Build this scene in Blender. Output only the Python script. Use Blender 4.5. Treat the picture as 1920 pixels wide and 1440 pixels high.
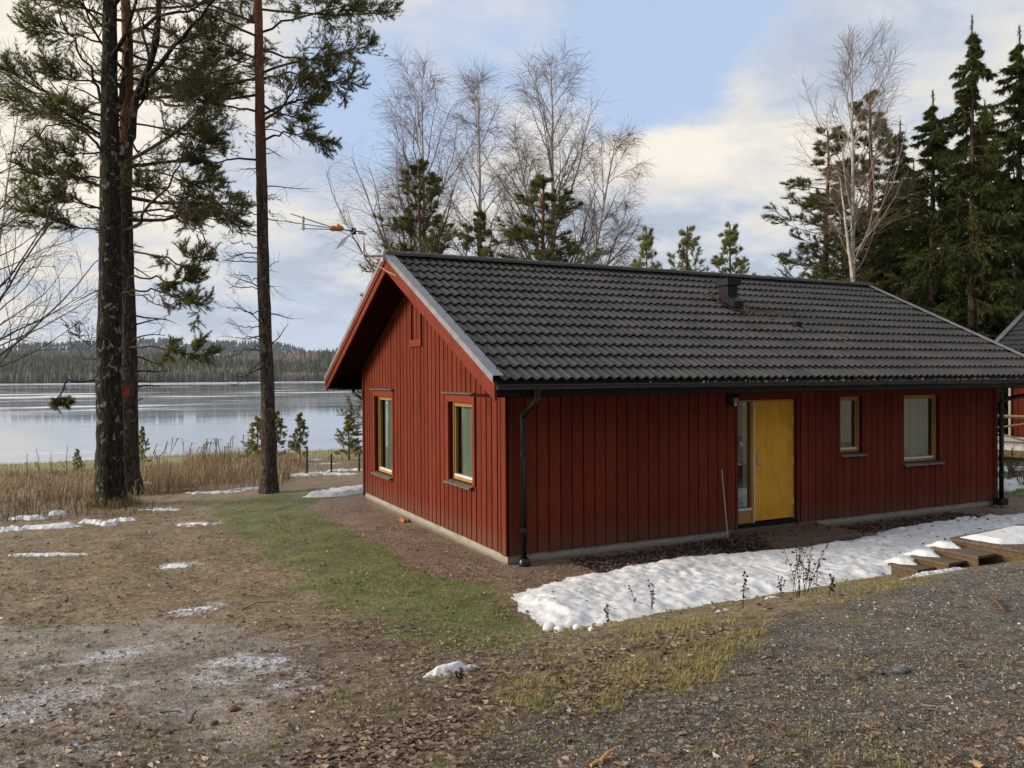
import bpy, math, random
import numpy as np
from mathutils import Matrix, Vector
PI=math.pi
scene=bpy.context.scene
col=scene.collection
for o in list(bpy.data.objects): bpy.data.objects.remove(o)

# ------------------------------------------------------------------ camera
CF=1508.69; YAW,PITCH,ROLL=0.4603,0.0092,-0.0058
CAM=np.array([-4.962,-10.212,2.5246])
_F=np.array([math.sin(YAW)*math.cos(PITCH),math.cos(YAW)*math.cos(PITCH),-math.sin(PITCH)])
_R0=np.array([math.cos(YAW),-math.sin(YAW),0]); _U0=np.cross(_R0,_F)
_R=_R0*math.cos(ROLL)+_U0*math.sin(ROLL); _U=-_R0*math.sin(ROLL)+_U0*math.cos(ROLL)
cd=bpy.data.cameras.new('camera'); cd.sensor_width=36; cd.lens=CF/1920*36; cd.clip_start=.05; cd.clip_end=6000
cam=bpy.data.objects.new('camera',cd); col.objects.link(cam)
cam.matrix_world=Matrix([[_R[0],_U[0],-_F[0],CAM[0]],[_R[1],_U[1],-_F[1],CAM[1]],[_R[2],_U[2],-_F[2],CAM[2]],[0,0,0,1]])
scene.camera=cam
def ray(u,v): return _F+_R*(u-960)/CF-_U*(v-720)/CF
def at(u,v,depth): return CAM+ray(u,v)*depth          # world point at a depth, used to measure places

# ------------------------------------------------------------------ nodes helper
class N:
    def __init__(s,nt): s.nt=nt; s.n=nt.nodes; s.l=nt.links
    def new(s,t,ins=None,**kw):
        n=s.n.new(t)
        for k,v in kw.items(): setattr(n,k,v)
        if ins:
            for k,v in ins.items(): s.put(n.inputs[k],v)
        return n
    def put(s,sock,v):
        if isinstance(v,bpy.types.NodeSocket): s.l.new(v,sock)
        elif isinstance(v,(tuple,list)):
            n=len(sock.default_value) if hasattr(sock.default_value,'__len__') else 1
            v=tuple(v)
            if n==4 and len(v)==3: v=v+(1,)
            sock.default_value=v
        else: sock.default_value=v
    def math(s,op,a,b=0.,c=None,clamp=False):
        n=s.new('ShaderNodeMath',operation=op,use_clamp=clamp); s.put(n.inputs[0],a); s.put(n.inputs[1],b)
        if c is not None: s.put(n.inputs[2],c)
        return n.outputs[0]
    def vmath(s,op,a,b=(0,0,0),out=0):
        n=s.new('ShaderNodeVectorMath',operation=op); s.put(n.inputs[0],a); s.put(n.inputs[1],b); return n.outputs[out]
    def mix(s,f,a,b,mode='MIX'):
        n=s.new('ShaderNodeMix',data_type='RGBA',blend_type=mode); s.put(n.inputs['Factor'],f); s.put(n.inputs[6],a); s.put(n.inputs[7],b); return n.outputs[2]
    def noise(s,vec,scale,detail=4,rough=.55,dist=0,out=0):
        n=s.new('ShaderNodeTexNoise',{'Scale':scale,'Detail':detail,'Roughness':rough,'Distortion':dist})
        if vec is not None: s.put(n.inputs['Vector'],vec)
        return n.outputs[out]
    def ramp(s,f,stops,interp='LINEAR'):
        n=s.new('ShaderNodeValToRGB'); cr=n.color_ramp; cr.interpolation=interp
        while len(cr.elements)>1: cr.elements.remove(cr.elements[-1])
        for i,(p,c) in enumerate(stops):
            e=cr.elements[0] if i==0 else cr.elements.new(p)
            e.position=p; e.color=tuple(c)+(1,) if len(c)==3 else c
        s.put(n.inputs[0],f); return n.outputs[0]
    def sm(s,x,a,b):
        n=s.new('ShaderNodeMapRange',interpolation_type='SMOOTHSTEP'); s.put(n.inputs[0],x); n.inputs[1].default_value=a; n.inputs[2].default_value=b
        return n.outputs[0]
    def scale(s,vec,sc): return s.vmath('MULTIPLY',vec,sc)

# ------------------------------------------------------------------ world, sun, exposure
SUN_AZ=math.radians(-68); SUN_EL=math.radians(17)
W=bpy.data.worlds.new('World'); scene.world=W; W.use_nodes=True
w=N(W.node_tree); w.n.clear()
sky=w.new('ShaderNodeTexSky',sky_type='NISHITA',sun_disc=False,sun_elevation=SUN_EL,sun_rotation=SUN_AZ,air_density=1.0,dust_density=1.2,ozone_density=1.5)
tc=w.new('ShaderNodeTexCoord').outputs['Generated']
dn=w.vmath('NORMALIZE',tc)
sep=w.new('ShaderNodeSeparateXYZ',{0:dn})
zc=w.math('MAXIMUM',sep.outputs[2],0.)
inv=w.math('DIVIDE',1.,w.math('ADD',zc,.22))
pl=w.new('ShaderNodeCombineXYZ',{0:w.math('MULTIPLY',sep.outputs[0],inv),1:w.math('MULTIPLY',sep.outputs[1],inv),2:w.math('MULTIPLY',zc,1.6)}).outputs[0]
def dirv(u,v):
    d=ray(u,v); d=d/np.linalg.norm(d); return tuple(float(q) for q in d)
wob=w.noise(pl,2.2,5,.6,out=1)
dnw=w.vmath('NORMALIZE',w.vmath('ADD',dn,w.scale(w.vmath('SUBTRACT',wob,(.5,.5,.5)),(.22,.22,.16))))
def blob(u,v,rdeg,amp,sq=1.0):        # a soft bank or gap of cloud in one direction of the sky
    c=dirv(u,v); df=w.vmath('SUBTRACT',dnw,c)
    df=w.scale(df,(1,1,sq)); L=w.vmath('LENGTH',df,out=1)
    r=math.radians(rdeg)
    return w.math('MULTIPLY',w.sm(L,r*1.25,r*.35),amp)
n1=w.noise(pl,1.5,8,.58,.35)
cov=w.math('ADD',n1,.03)
for a in [(1330,70,9.5,-.30,1.2),(830,200,10,-.17,1.3),(1290,230,6,-.22,1.5),(610,170,6,-.12,1),(560,640,4.5,-.14,2.4),(500,380,5,-.08,2),
          (1450,330,11,.42,1.35),(1250,440,8,.25,1.6),(1750,150,12,.3,1),(80,60,16,.32,1),(620,430,6,.1,2)]:
    cov=w.math('ADD',cov,blob(*a))
cm=w.sm(cov,.29,.60)
n2=w.noise(w.vmath('ADD',pl,(3.1,1.7,.4)),2.0,7,.6,.3)
shade=w.math('ADD',w.math('MULTIPLY',w.math('SUBTRACT',n2,.5),1.9),.45)
for a in [(1420,270,8,.22,1.6),(1240,330,7,.12,2),(60,60,18,.30,1),(1800,100,13,.18,1),(1430,520,7,-.12,2),(400,560,12,-.16,2.6),(1540,130,5,-.12,1)]:
    shade=w.math('ADD',shade,blob(*a))
cc=w.ramp(shade,[(.26,(2.65,3.0,3.6)),(.44,(3.45,3.7,4.1)),(.60,(4.35,4.2,3.95)),(.80,(5.2,4.85,4.3))])
# the side of the sky near the sun glows warmer
sd=w.vmath('DOT_PRODUCT',dn,(math.sin(SUN_AZ)*math.cos(SUN_EL),math.cos(SUN_AZ)*math.cos(SUN_EL),math.sin(SUN_EL)),out=1)
cc=w.mix(w.sm(sd,.2,1.),cc,w.scale(cc,(1.16,1.10,1.0)))
blue=w.mix(.85,sky.outputs[0],(2.75,3.45,4.75))
low=w.sm(sep.outputs[2],.20,-.02)
blue=w.mix(w.math('MULTIPLY',low,.75),blue,(3.3,3.8,4.5))
c=w.mix(cm,blue,cc)
c=w.mix(w.sm(sep.outputs[2],-.01,-.12),c,(1.2,1.05,.85))
bg=w.new('ShaderNodeBackground',{'Color':c,'Strength':.098})
w.l.new(bg.outputs[0],w.new('ShaderNodeOutputWorld').inputs[0])
sl=bpy.data.lights.new('sun','SUN'); sl.energy=2.45; sl.angle=math.radians(24); sl.color=(1,.88,.74)
sun=bpy.data.objects.new('sun',sl); col.objects.link(sun)
tosun=Vector((math.sin(SUN_AZ)*math.cos(SUN_EL),math.cos(SUN_AZ)*math.cos(SUN_EL),math.sin(SUN_EL)))
sun.rotation_euler=tosun.to_track_quat('Z','Y').to_euler()
vs=scene.view_settings; vs.view_transform='Standard'; vs.look='None'; vs.exposure=0.94; vs.gamma=1; vs.use_curve_mapping=False
scene.render.engine='CYCLES'
try:
    scene.cycles.max_bounces=6; scene.cycles.diffuse_bounces=3; scene.cycles.glossy_bounces=3; scene.cycles.transparent_max_bounces=8
    scene.cycles.volume_bounces=0; scene.cycles.caustics_reflective=False; scene.cycles.caustics_refractive=False
except Exception: pass

# ------------------------------------------------------------------ materials
def mat(name,color,rough=.7,spec=.3,build=None,metal=0.):
    m=bpy.data.materials.new(name); m.use_nodes=True; g=N(m.node_tree)
    b=g.n['Principled BSDF']; g.put(b.inputs['Base Color'],color); b.inputs['Roughness'].default_value=rough
    b.inputs['Specular IOR Level'].default_value=spec; b.inputs['Metallic'].default_value=metal
    if build: build(g,b)
    return m
def bump(g,b,h,strength=.4,dist=.01):
    n=g.new('ShaderNodeBump',{'Height':h,'Strength':strength,'Distance':dist}); g.l.new(n.outputs[0],b.inputs['Normal'])
def wood(base,var,gs=(45,45,2.2),rnd=.16,dirt=.0,bs=.25):
    def f(g,b):
        p=g.new('ShaderNodeTexCoord').outputs['Object']; oi=g.new('ShaderNodeObjectInfo').outputs['Random']
        pv=g.vmath('ADD',p,g.new('ShaderNodeCombineXYZ',{0:g.math('MULTIPLY',oi,13.),2:g.math('MULTIPLY',oi,41.)}).outputs[0])
        gr=g.noise(g.scale(pv,gs),1.,5,.6,.3); bl=g.noise(pv,2.3,4,.6)
        c=g.mix(g.sm(gr,.35,.7),base,var)
        c=g.mix(g.math('MULTIPLY',g.sm(bl,.45,.68),.5),c,tuple(q*.62 for q in base))
        hs=g.new('ShaderNodeHueSaturation',{'Color':c,'Value':g.math('ADD',1-rnd/2,g.math('MULTIPLY',oi,rnd))})
        c=hs.outputs[0]
        if dirt:
            z=g.new('ShaderNodeSeparateXYZ',{0:g.new('ShaderNodeNewGeometry').outputs['Position']}).outputs[2]
            sp=g.math('MULTIPLY',g.sm(g.math('ADD',z,g.math('MULTIPLY',bl,-.35)),.22,-.12),dirt)
            c=g.mix(sp,c,(.13,.075,.05))
        g.l.new(c,b.inputs['Base Color']); bump(g,b,gr,bs,.003)
        g.put(b.inputs['Roughness'],g.math('ADD',.62,g.math('MULTIPLY',gr,.3)))
    return f
M={}
M['red']=mat('falu_red_boards',(.25,.04,.02),.8,.08,wood((.165,.031,.0145),(.125,.0225,.011),dirt=.45,rnd=.26))
M['redback']=mat('red_under_boards',(.12,.018,.01),.9,.05,wood((.07,.012,.007),(.05,.009,.006)))
M['redtrim']=mat('red_trim',(.32,.06,.03),.7,.12,wood((.200,.037,.017),(.160,.029,.014),gs=(6,6,30)))
M['soffit']=mat('shaded_red_soffit',(.1,.016,.01),.85,.03,wood((.030,.006,.005),(.022,.005,.004),gs=(3,40,40)))  # red darkened so the underside carries the shade of the overhang
def m_tile(g,b):
    p=g.new('ShaderNodeTexCoord').outputs['Object']; oi=g.new('ShaderNodeObjectInfo').outputs['Random']
    wp=g.new('ShaderNodeNewGeometry').outputs['Position']
    nz=g.noise(wp,55.,4,.7); bl=g.noise(wp,1.3,5,.6)
    c=g.ramp(oi,[(0,(.044,.040,.036)),(.5,(.056,.051,.046)),(1,(.070,.064,.056))])
    c=g.mix(g.sm(bl,.42,.72),c,(.085,.077,.066)); c=g.mix(g.math('MULTIPLY',g.sm(g.noise(wp,19,4,.7),.66,.72),.55),c,(.17,.165,.14)); c=g.mix(g.math('MULTIPLY',g.sm(g.noise(g.scale(wp,(5,1.2,1.2)),1.,5,.7),.56,.7),.5),c,(.040,.036,.030)); c=g.mix(g.math('MULTIPLY',g.sm(nz,.4,.8),.45),c,(.035,.032,.03))
    g.l.new(c,b.inputs['Base Color']); bump(g,b,nz,.35,.004)
M['tile']=mat('dark_concrete_tile',(.06,.055,.05),.62,.4,m_tile)
def m_conc(g,b):
    p=g.new('ShaderNodeNewGeometry').outputs['Position']; a=g.noise(p,3.,6,.65); f=g.noise(p,60,3,.6)
    z=g.new('ShaderNodeSeparateXYZ',{0:p}).outputs[2]
    c=g.ramp(a,[(.3,(.24,.22,.18)),(.7,(.40,.38,.33))]); c=g.mix(g.sm(g.math('ADD',z,g.math('MULTIPLY',a,-.12)),-.13,-.24),c,(.13,.10,.07))
    g.l.new(c,b.inputs['Base Color']); bump(g,b,f,.3,.004)
M['conc']=mat('concrete',(.3,.28,.24),.9,.2,m_conc)
def flat(c1,c2,sc,rough,spec,bs=.1,metal=0):
    def f(g,b):
        p=g.new('ShaderNodeNewGeometry').outputs['Position']; a=g.noise(p,sc,5,.6)
        g.l.new(g.mix(g.sm(a,.3,.7),c1,c2),b.inputs['Base Color']); bump(g,b,a,bs,.003)
        g.put(b.inputs['Roughness'],g.math('ADD',rough-.08,g.math('MULTIPLY',a,.2)))
    return mat('m',c1,rough,spec,f,metal)
M['black']=flat((.005,.006,.008),(.010,.010,.012),9,.30,.4); M['black'].name='black_lacquered_steel'
M['blackmat']=flat((.005,.005,.006),(.010,.010,.011),9,.45,.2); M['blackmat'].name='black_sheet'
M['flash']=flat((.20,.20,.21),(.27,.27,.28),5,.45,.5,metal=.3); M['flash'].name='grey_flashing'
M['screw']=flat((.03,.03,.03),(.05,.05,.05),9,.5,.5); M['screw'].name='screw_head'
M['sill']=flat((.10,.085,.07),(.15,.13,.11),6,.4,.5); M['sill'].name='brown_grey_sheet_metal'
M['yellow']=mat('yellow_paint',(.5,.26,.03),.35,.5,wood((.74,.36,.020),(.68,.32,.016),gs=(20,20,1.2),rnd=.04,bs=.06))
M['yframe']=mat('yellow_frame',(.48,.26,.05),.45,.4,wood((.40,.235,.060),(.33,.185,.045),gs=(30,30,3),rnd=.1,bs=.1))
M['white']=flat((.55,.55,.53),(.68,.68,.66),8,.5,.4); M['white'].name='white_strip'
def m_curtain(g,b):
    p=g.new('ShaderNodeTexCoord').outputs['Object']
    a=g.noise(g.scale(p,(28,28,.6)),1.,3,.5); g.l.new(g.mix(g.sm(a,.3,.7),(.50,.56,.48),(.66,.70,.62)),b.inputs['Base Color']); bump(g,b,a,.6,.02)
M['curtain']=mat('pale_green_blind',(.6,.65,.55),.9,.1,m_curtain)
M['dark']=mat('painted_dark',(.02,.022,.02),.9,.1)  # near-black colour stands for unlit depth behind panes and in the birdbox
def m_glass(name,refl):
    m=bpy.data.materials.new(name); m.use_nodes=True; g=N(m.node_tree); g.n.clear()
    ge=g.new('ShaderNodeNewGeometry'); dt=g.math('ABSOLUTE',g.vmath('DOT_PRODUCT',ge.outputs['Normal'],ge.outputs['Incoming'],out=1))
    f=g.math('ADD',g.math('MULTIPLY',g.math('POWER',g.math('SUBTRACT',1.,dt),4.),.8),.05+refl,clamp=True)
    gl=g.new('ShaderNodeBsdfGlossy',{'Color':(.95,.97,1),'Roughness':.015}); tr=g.new('ShaderNodeBsdfTransparent',{'Color':(.76,.80,.77)})
    p=g.new('ShaderNodeNewGeometry').outputs['Position']
    mx=g.new('ShaderNodeMixShader',{0:f,1:tr.outputs[0],2:gl.outputs[0]}); g.l.new(mx.outputs[0],g.new('ShaderNodeOutputMaterial').inputs[0]); return m
M['glass']=m_glass('window_glass',.07); M['lampglass']=m_glass('lamp_glass',.15)
M['wetwood']=mat('dark_wet_decking',(.07,.05,.035),.4,.5,wood((.135,.092,.055),(.08,.052,.03),gs=(2,34,34),bs=.5))
M['oldwood']=mat('brown_step_wood',(.15,.1,.05),.6,.35,wood((.120,.078,.036),(.065,.042,.020),gs=(2,40,40),bs=.5))
M['alu']=flat((.45,.45,.46),(.55,.55,.56),8,.35,.5,metal=.8); M['alu'].name='aluminium'
M['galv']=flat((.38,.36,.33),(.48,.46,.42),30,.5,.4,metal=.4); M['galv'].name='galvanised_tube'
M['orange']=flat((.55,.20,.03),(.48,.15,.02),12,.5,.4); M['orange'].name='orange_plastic'
M['cream']=flat((.42,.40,.33),(.5,.48,.4),12,.5,.4); M['cream'].name='cream_plastic'
M['terra']=flat((.42,.16,.09),(.34,.12,.07),20,.8,.2,.3); M['terra'].name='terracotta'
M['green']=flat((.012,.04,.02),(.02,.055,.028),10,.5,.4); M['green'].name='green_post'
M['steel']=flat((.35,.33,.29),(.45,.42,.36),20,.3,.5,metal=.7); M['steel'].name='door_steel'
M['stick']=flat((.30,.25,.21),(.40,.34,.29),20,.7,.3); M['stick'].name='weathered_pole'
def m_snow(g,b):
    p=g.new('ShaderNodeNewGeometry').outputs['Position']; a=g.noise(p,9,6,.62); f=g.noise(p,70,4,.7); d=g.noise(p,38,3,.6)
    c=g.mix(g.sm(a,.35,.7),(.80,.795,.785),(.68,.69,.70)); c=g.mix(g.math('MULTIPLY',g.sm(d,.62,.74),.55),c,(.28,.21,.15)); c=g.mix(g.math('MULTIPLY',g.sm(g.noise(p,2.2,5,.7),.48,.66),.55),c,(.55,.53,.50))
    g.l.new(c,b.inputs['Base Color']); bump(g,b,g.math('ADD',a,g.math('MULTIPLY',f,.35)),.55,.03)
    b.inputs['Subsurface Weight'].default_value=0
M['snow']=mat('old_wet_snow',(.85,.85,.85),.55,.3,m_snow)
def island(stops,rough=.6,spec=.3,trans=0.,extra=None):
    def f(g,b):
        if trans:
            r=g.new('ShaderNodeNewGeometry').outputs['Random Per Island']; c=g.ramp(r,stops); g.l.new(c,b.inputs['Base Color'])
            t=g.new('ShaderNodeBsdfTranslucent',{'Color':g.scale(c,(1.3,1.35,.9))}); mx=g.new('ShaderNodeMixShader',{0:trans,1:b.outputs[0],2:t.outputs[0]})
            g.l.new(mx.outputs[0],g.n['Material Output'].inputs[0]); return
        r=g.new('ShaderNodeNewGeometry').outputs['Random Per Island']
        c=g.ramp(r,stops)
        g.l.new(c,b.inputs['Base Color'])
        if extra: extra(g,b,c)
    return mat('m',stops[0][1],rough,spec,f)
M['leaf']=island([(0,(.080,.050,.032)),(.3,(.16,.112,.072)),(.55,(.235,.178,.122)),(.8,(.185,.108,.058)),(.93,(.30,.23,.14)),(1,(.33,.17,.08))],.42,.5); M['leaf'].name='dead_leaves'
M['darkleaf']=island([(0,(.032,.018,.014)),(.5,(.075,.044,.032)),(.85,(.115,.066,.045)),(1,(.16,.11,.09))],.45,.5); M['darkleaf'].name='rotting_leaves'
M['lawn']=island([(0,(.10,.14,.028)),(.5,(.20,.245,.05)),(.8,(.30,.30,.075)),(1,(.42,.34,.15))],.6,.3); M['lawn'].name='short_grass'
M['strawgrass']=island([(0,(.17,.16,.045)),(.4,(.27,.25,.075)),(.75,(.37,.28,.115)),(1,(.46,.34,.17))],.6,.3); M['strawgrass'].name='withered_grass'
M['reed']=island([(0,(.20,.135,.075)),(.45,(.36,.265,.155)),(.85,(.52,.41,.26)),(1,(.22,.16,.08))],.7,.2); M['reed'].name='dry_reeds'
M['pebble']=island([(0,(.040,.035,.029)),(.45,(.100,.087,.070)),(.8,(.19,.165,.132)),(.95,(.36,.32,.265)),(1,(.66,.60,.52))],.38,.5); M['pebble'].name='grey_gravel_stones'
M['pea']=island([(0,(.12,.072,.045)),(.5,(.24,.158,.098)),(.9,(.36,.265,.18)),(1,(.55,.47,.38))],.7,.3); M['pea'].name='brown_pea_gravel'
M['weed']=flat((.035,.022,.022),(.06,.038,.032),20,.8,.2); M['weed'].name='dead_weed'
M['brush']=flat((.09,.06,.04),(.13,.09,.055),20,.8,.2); M['brush'].name='dry_brush'
M['dirtclod']=flat((.09,.055,.035),(.14,.09,.06),20,.7,.3,.4); M['dirtclod'].name='stone'
M['stoneg']=flat((.07,.08,.085),(.12,.13,.13),20,.6,.4,.4); M['stoneg'].name='grey_stone'
def m_bark(c1,c2,c3,lich,lamt,hi=None,h0=0,h1=1,sc=(9,9,2.2)):
    def f(g,b):
        p=g.new('ShaderNodeTexCoord').outputs['Object']
        v=g.new('ShaderNodeTexVoronoi',{'Vector':g.vmath('ADD',g.scale(p,sc),g.scale(g.noise(p,6,3,.6,out=1),(1.2,1.2,1.2))),'Scale':2.2}).outputs[0]
        nz=g.noise(g.scale(p,sc),2.,6,.65)
        c=g.mix(g.sm(nz,.35,.7),c1,c2); c=g.mix(g.sm(v,.5,.1),c,c3) if False else g.mix(g.sm(v,.45,.75),c,c3)
        if hi is not None:
            z=g.new('ShaderNodeSeparateXYZ',{0:p}).outputs[2]
            k=g.sm(g.math('ADD',z,g.math('MULTIPLY',g.math('SUBTRACT',nz,.5),3.)),h0,h1)
            c=g.mix(k,c,g.mix(g.sm(nz,.35,.65),hi,tuple(q*.55 for q in hi)))
        l=g.noise(g.scale(p,(1,1,.8)),7.5,5,.62,.6); l2=g.noise(p,1.1,3,.5)
        k=g.math('MULTIPLY',g.sm(g.math('ADD',l,g.math('MULTIPLY',l2,.25)),.705,.76),lamt); c=g.mix(k,c,lich)
        g.l.new(c,b.inputs['Base Color']); bump(g,b,g.math('ADD',nz,g.math('MULTIPLY',v,-.8)),.9,.04)
    return f
M['barkA']=mat('mossy_lichen_bark',(.04,.03,.02),.9,.15,m_bark((.026,.022,.015),(.048,.040,.024),(.014,.012,.009),(.26,.25,.21),.75))
M['barkP']=mat('pine_bark',(.06,.04,.03),.9,.15,m_bark((.060,.044,.032),(.11,.085,.065),(.030,.022,.018),(.22,.21,.18),.45,hi=(.20,.085,.042),h0=6.8,h1=9.8))
M['barkY']=mat('young_pine_bark',(.12,.07,.04),.9,.15,m_bark((.08,.05,.033),(.13,.08,.05),(.05,.03,.02),(.2,.2,.17),.2))
M['limb']=flat((.040,.030,.024),(.065,.048,.036),14,.85,.2); M['limb'].name='dark_limb_bark'
M['pinelimb']=flat((.065,.042,.029),(.10,.06,.038),10,.85,.2); M['pinelimb'].name='pine_limb_bark'
def m_birch(g,b):
    p=g.new('ShaderNodeTexCoord').outputs['Object']; a=g.noise(g.scale(p,(3,3,14)),1.2,4,.6); q=g.noise(p,2.,5,.6)
    z=g.new('ShaderNodeSeparateXYZ',{0:p}).outputs[2]
    c=g.mix(g.sm(a,.56,.66),(.50,.46,.40),(.07,.055,.045)); c=g.mix(g.sm(q,.52,.66),c,(.28,.22,.17)); g.l.new(c,b.inputs['Base Color']); bump(g,b,a,.4,.01)
M['birch']=mat('birch_bark',(.5,.46,.4),.7,.2,m_birch)
M['birchlimb']=flat((.20,.165,.14),(.32,.28,.24),6,.8,.2); M['birchlimb'].name='birch_limb_bark'
M['twig']=flat((.17,.12,.10),(.24,.175,.14),8,.8,.2); M['twig'].name='birch_twigs'
M['twigl']=flat((.085,.062,.05),(.12,.085,.065),8,.8,.2); M['twigl'].name='dark_twigs'
M['pineneedle']=island([(0,(.048,.060,.022)),(.5,(.115,.126,.046)),(.85,(.20,.20,.075)),(1,(.28,.23,.10))],.55,.3,.38); M['pineneedle'].name='pine_needles'
M['youngneedle']=island([(0,(.10,.12,.040)),(.5,(.25,.275,.10)),(1,(.40,.38,.16))],.55,.3,.4); M['youngneedle'].name='young_pine_needles'
M['spruceneedle']=island([(0,(.024,.036,.009)),(.5,(.060,.078,.017)),(.85,(.12,.135,.030)),(1,(.18,.165,.05))],.6,.3,.38); M['spruceneedle'].name='spruce_needles'
M['birdbox']=flat((.30,.045,.03),(.22,.03,.02),10,.7,.3); M['birdbox'].name='red_birdbox_paint'

# ------------------------------------------------------------------ mesh helpers
def mk(name,V,F,m,parent=None,smooth=False,attrs=None,loc=None):
    me=bpy.data.meshes.new(name); V=np.asarray(V,dtype=np.float32).reshape(-1,3)
    F=list(F)
    Fs=[np.asarray(f,dtype=np.int32) for f in F if len(f)]
    me.vertices.add(len(V)); me.vertices.foreach_set('co',V.ravel())
    L=np.concatenate([f.ravel() for f in Fs]); tot=np.concatenate([np.full(len(f),f.shape[1],np.int32) for f in Fs])
    st=np.concatenate([[0],np.cumsum(tot)[:-1]]).astype(np.int32)
    me.loops.add(len(L)); me.loops.foreach_set('vertex_index',L.astype(np.int32))
    me.polygons.add(len(tot)); me.polygons.foreach_set('loop_start',st)
    try: me.polygons.foreach_set('loop_total',tot)
    except Exception: pass
    me.polygons.foreach_set('use_smooth',np.full(len(tot),bool(smooth)))
    me.update(calc_edges=True)
    if attrs:
        for k,v in attrs.items():
            a=me.attributes.new(k,'FLOAT','POINT'); a.data.foreach_set('value',np.asarray(v,np.float32))
    if m is not None: me.materials.append(m)
    o=bpy.data.objects.new(name,me); col.objects.link(o); o.parent=parent
    if loc is not None: o.location=loc
    return o
def _grp(F):
    d={}
    for f in F: d.setdefault(len(f),[]).append(f)
    return [np.array(v) for v in d.values()]
class B:                                   # collects simple solids for one mesh
    def __init__(s): s.v=[]; s.f=[]
    def add(s,V,F):
        n=len(s.v); s.v+= [tuple(q) for q in V]; s.f+=[tuple(int(i)+n for i in f) for f in F]; return s
    def box(s,x0,x1,y0,y1,z0,z1):
        if x0>x1:x0,x1=x1,x0
        if y0>y1:y0,y1=y1,y0
        return s.hexa([(x0,y0,z0),(x1,y0,z0),(x1,y1,z0),(x0,y1,z0),(x0,y0,z1),(x1,y0,z1),(x1,y1,z1),(x0,y1,z1)])
    def hexa(s,P): return s.add(P,[(0,3,2,1),(4,5,6,7),(0,1,5,4),(1,2,6,5),(2,3,7,6),(3,0,4,7)])
    def tube(s,pts,r,n=8,cap=True):
        P=np.array(pts,float); K=len(P); rr=np.broadcast_to(np.array(r,float),(K,))
        V,F=tubes(P[None],rr[None],n,parts=True); F=[tuple(f) for f in F]
        if cap: F+= [tuple(range(n))[::-1],tuple(range((K-1)*n,K*n))]
        return s.add(V,F)
    def out(s,name,m,parent=None,smooth=False): return mk(name,s.v,_grp(s.f),m,parent,smooth)
def tubes(P,R,S=4,parts=False):
    N_,K=P.shape[:2]
    T=np.gradient(P,axis=1); T/=np.linalg.norm(T,axis=2,keepdims=True)+1e-9
    D=P[:,-1]-P[:,0]; D/=np.linalg.norm(D,axis=1,keepdims=True)+1e-9
    ref=np.where(np.abs(D[:,2:3])>.9,np.array([[1.,0,0]]),np.array([[0,0,1.]]))[:,None]
    A=np.cross(T,np.broadcast_to(ref,T.shape)); A/=np.linalg.norm(A,axis=2,keepdims=True)+1e-9; Bn=np.cross(T,A)
    a=np.arange(S)*2*PI/S
    V=P[:,:,None]+R[:,:,None,None]*(A[:,:,None]*np.cos(a)[:,None]+Bn[:,:,None]*np.sin(a)[:,None])
    i=np.arange(N_)[:,None,None]*K*S+np.arange(K-1)[None,:,None]*S; j=np.arange(S)[None,None]; j2=(j+1)%S
    F=np.stack([i+j,i+j2,i+S+j2,i+S+j],-1).reshape(-1,4)
    return V.reshape(-1,3),F
def join(parts):
    V=[];F={};n=0
    for v,f in parts:
        V.append(v); F.setdefault(f.shape[1],[]).append(f+n); n+=len(v)
    return np.concatenate(V),[np.concatenate(x) for x in F.values()]
def empty(name,loc=(0,0,0),rz=0):
    o=bpy.data.objects.new(name,None); col.objects.link(o); o.location=[float(q) for q in loc]; o.rotation_euler=(0,0,rz); o.empty_display_size=.2; return o
def tag(o,label=None,cat=None,group=None,kind=None):
    for k,v in (('label',label),('category',cat),('group',group),('kind',kind)):
        if v: o[k]=v
    return o
def ss(x,a,b):
    t=np.clip((x-a)/(b-a),0,1); return t*t*(3-2*t)
def vn(x,y,seed=0):
    xi=np.floor(x).astype(np.int64); yi=np.floor(y).astype(np.int64); fx=x-xi; fy=y-yi; fx=fx*fx*(3-2*fx); fy=fy*fy*(3-2*fy)
    def h(a,b):
        n=(a*374761393+b*668265263+seed*974711)&0x7fffffff; n=((n^(n>>13))*1274126177)&0x7fffffff; n=n^(n>>16); return (n&0xffff)/65535.
    return (h(xi,yi)*(1-fx)+h(xi+1,yi)*fx)*(1-fy)+(h(xi,yi+1)*(1-fx)+h(xi+1,yi+1)*fx)*fy
def fbm(x,y,seed=0,o=4):
    s=0;a=.5;t=0
    for k in range(o): s=s+a*vn(x*2**k,y*2**k,seed+k*17); t+=a; a*=.5
    return s/t

# ------------------------------------------------------------------ terrain
_yl=[-60,-30,-12,-8,-4,-1.2,1,8,14,20,30,38,43,46,60,90]; _zl=[2.5,1.7,1.0,.66,.26,-.04,-.15,-.29,-.42,-.75,-1.35,-1.85,-2.3,-2.8,-5,-8]
_yr=[-60,-30,-12,-8,-5.3,-4.7,-3.3,-2.8,0,8,14,20,30,38,43,46,60,90]; _zr=[2.5,1.7,1.0,.74,.54,.44,-.02,-.12,-.15,-.26,-.40,-.75,-1.35,-1.85,-2.3,-2.8,-5,-8]
def base_z(x,y):
    zl=(np.interp(y-.4,_yl,_zl)+np.interp(y,_yl,_zl)+np.interp(y+.4,_yl,_zl))/3
    zr=(np.interp(y-.2,_yr,_zr)+np.interp(y,_yr,_zr)+np.interp(y+.2,_yr,_zr))/3
    k=ss(x,-2.8,-.4); z=zl*(1-k)+zr*k
    return z+.12*ss(x,12,17)*ss(y,26,8)
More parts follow.
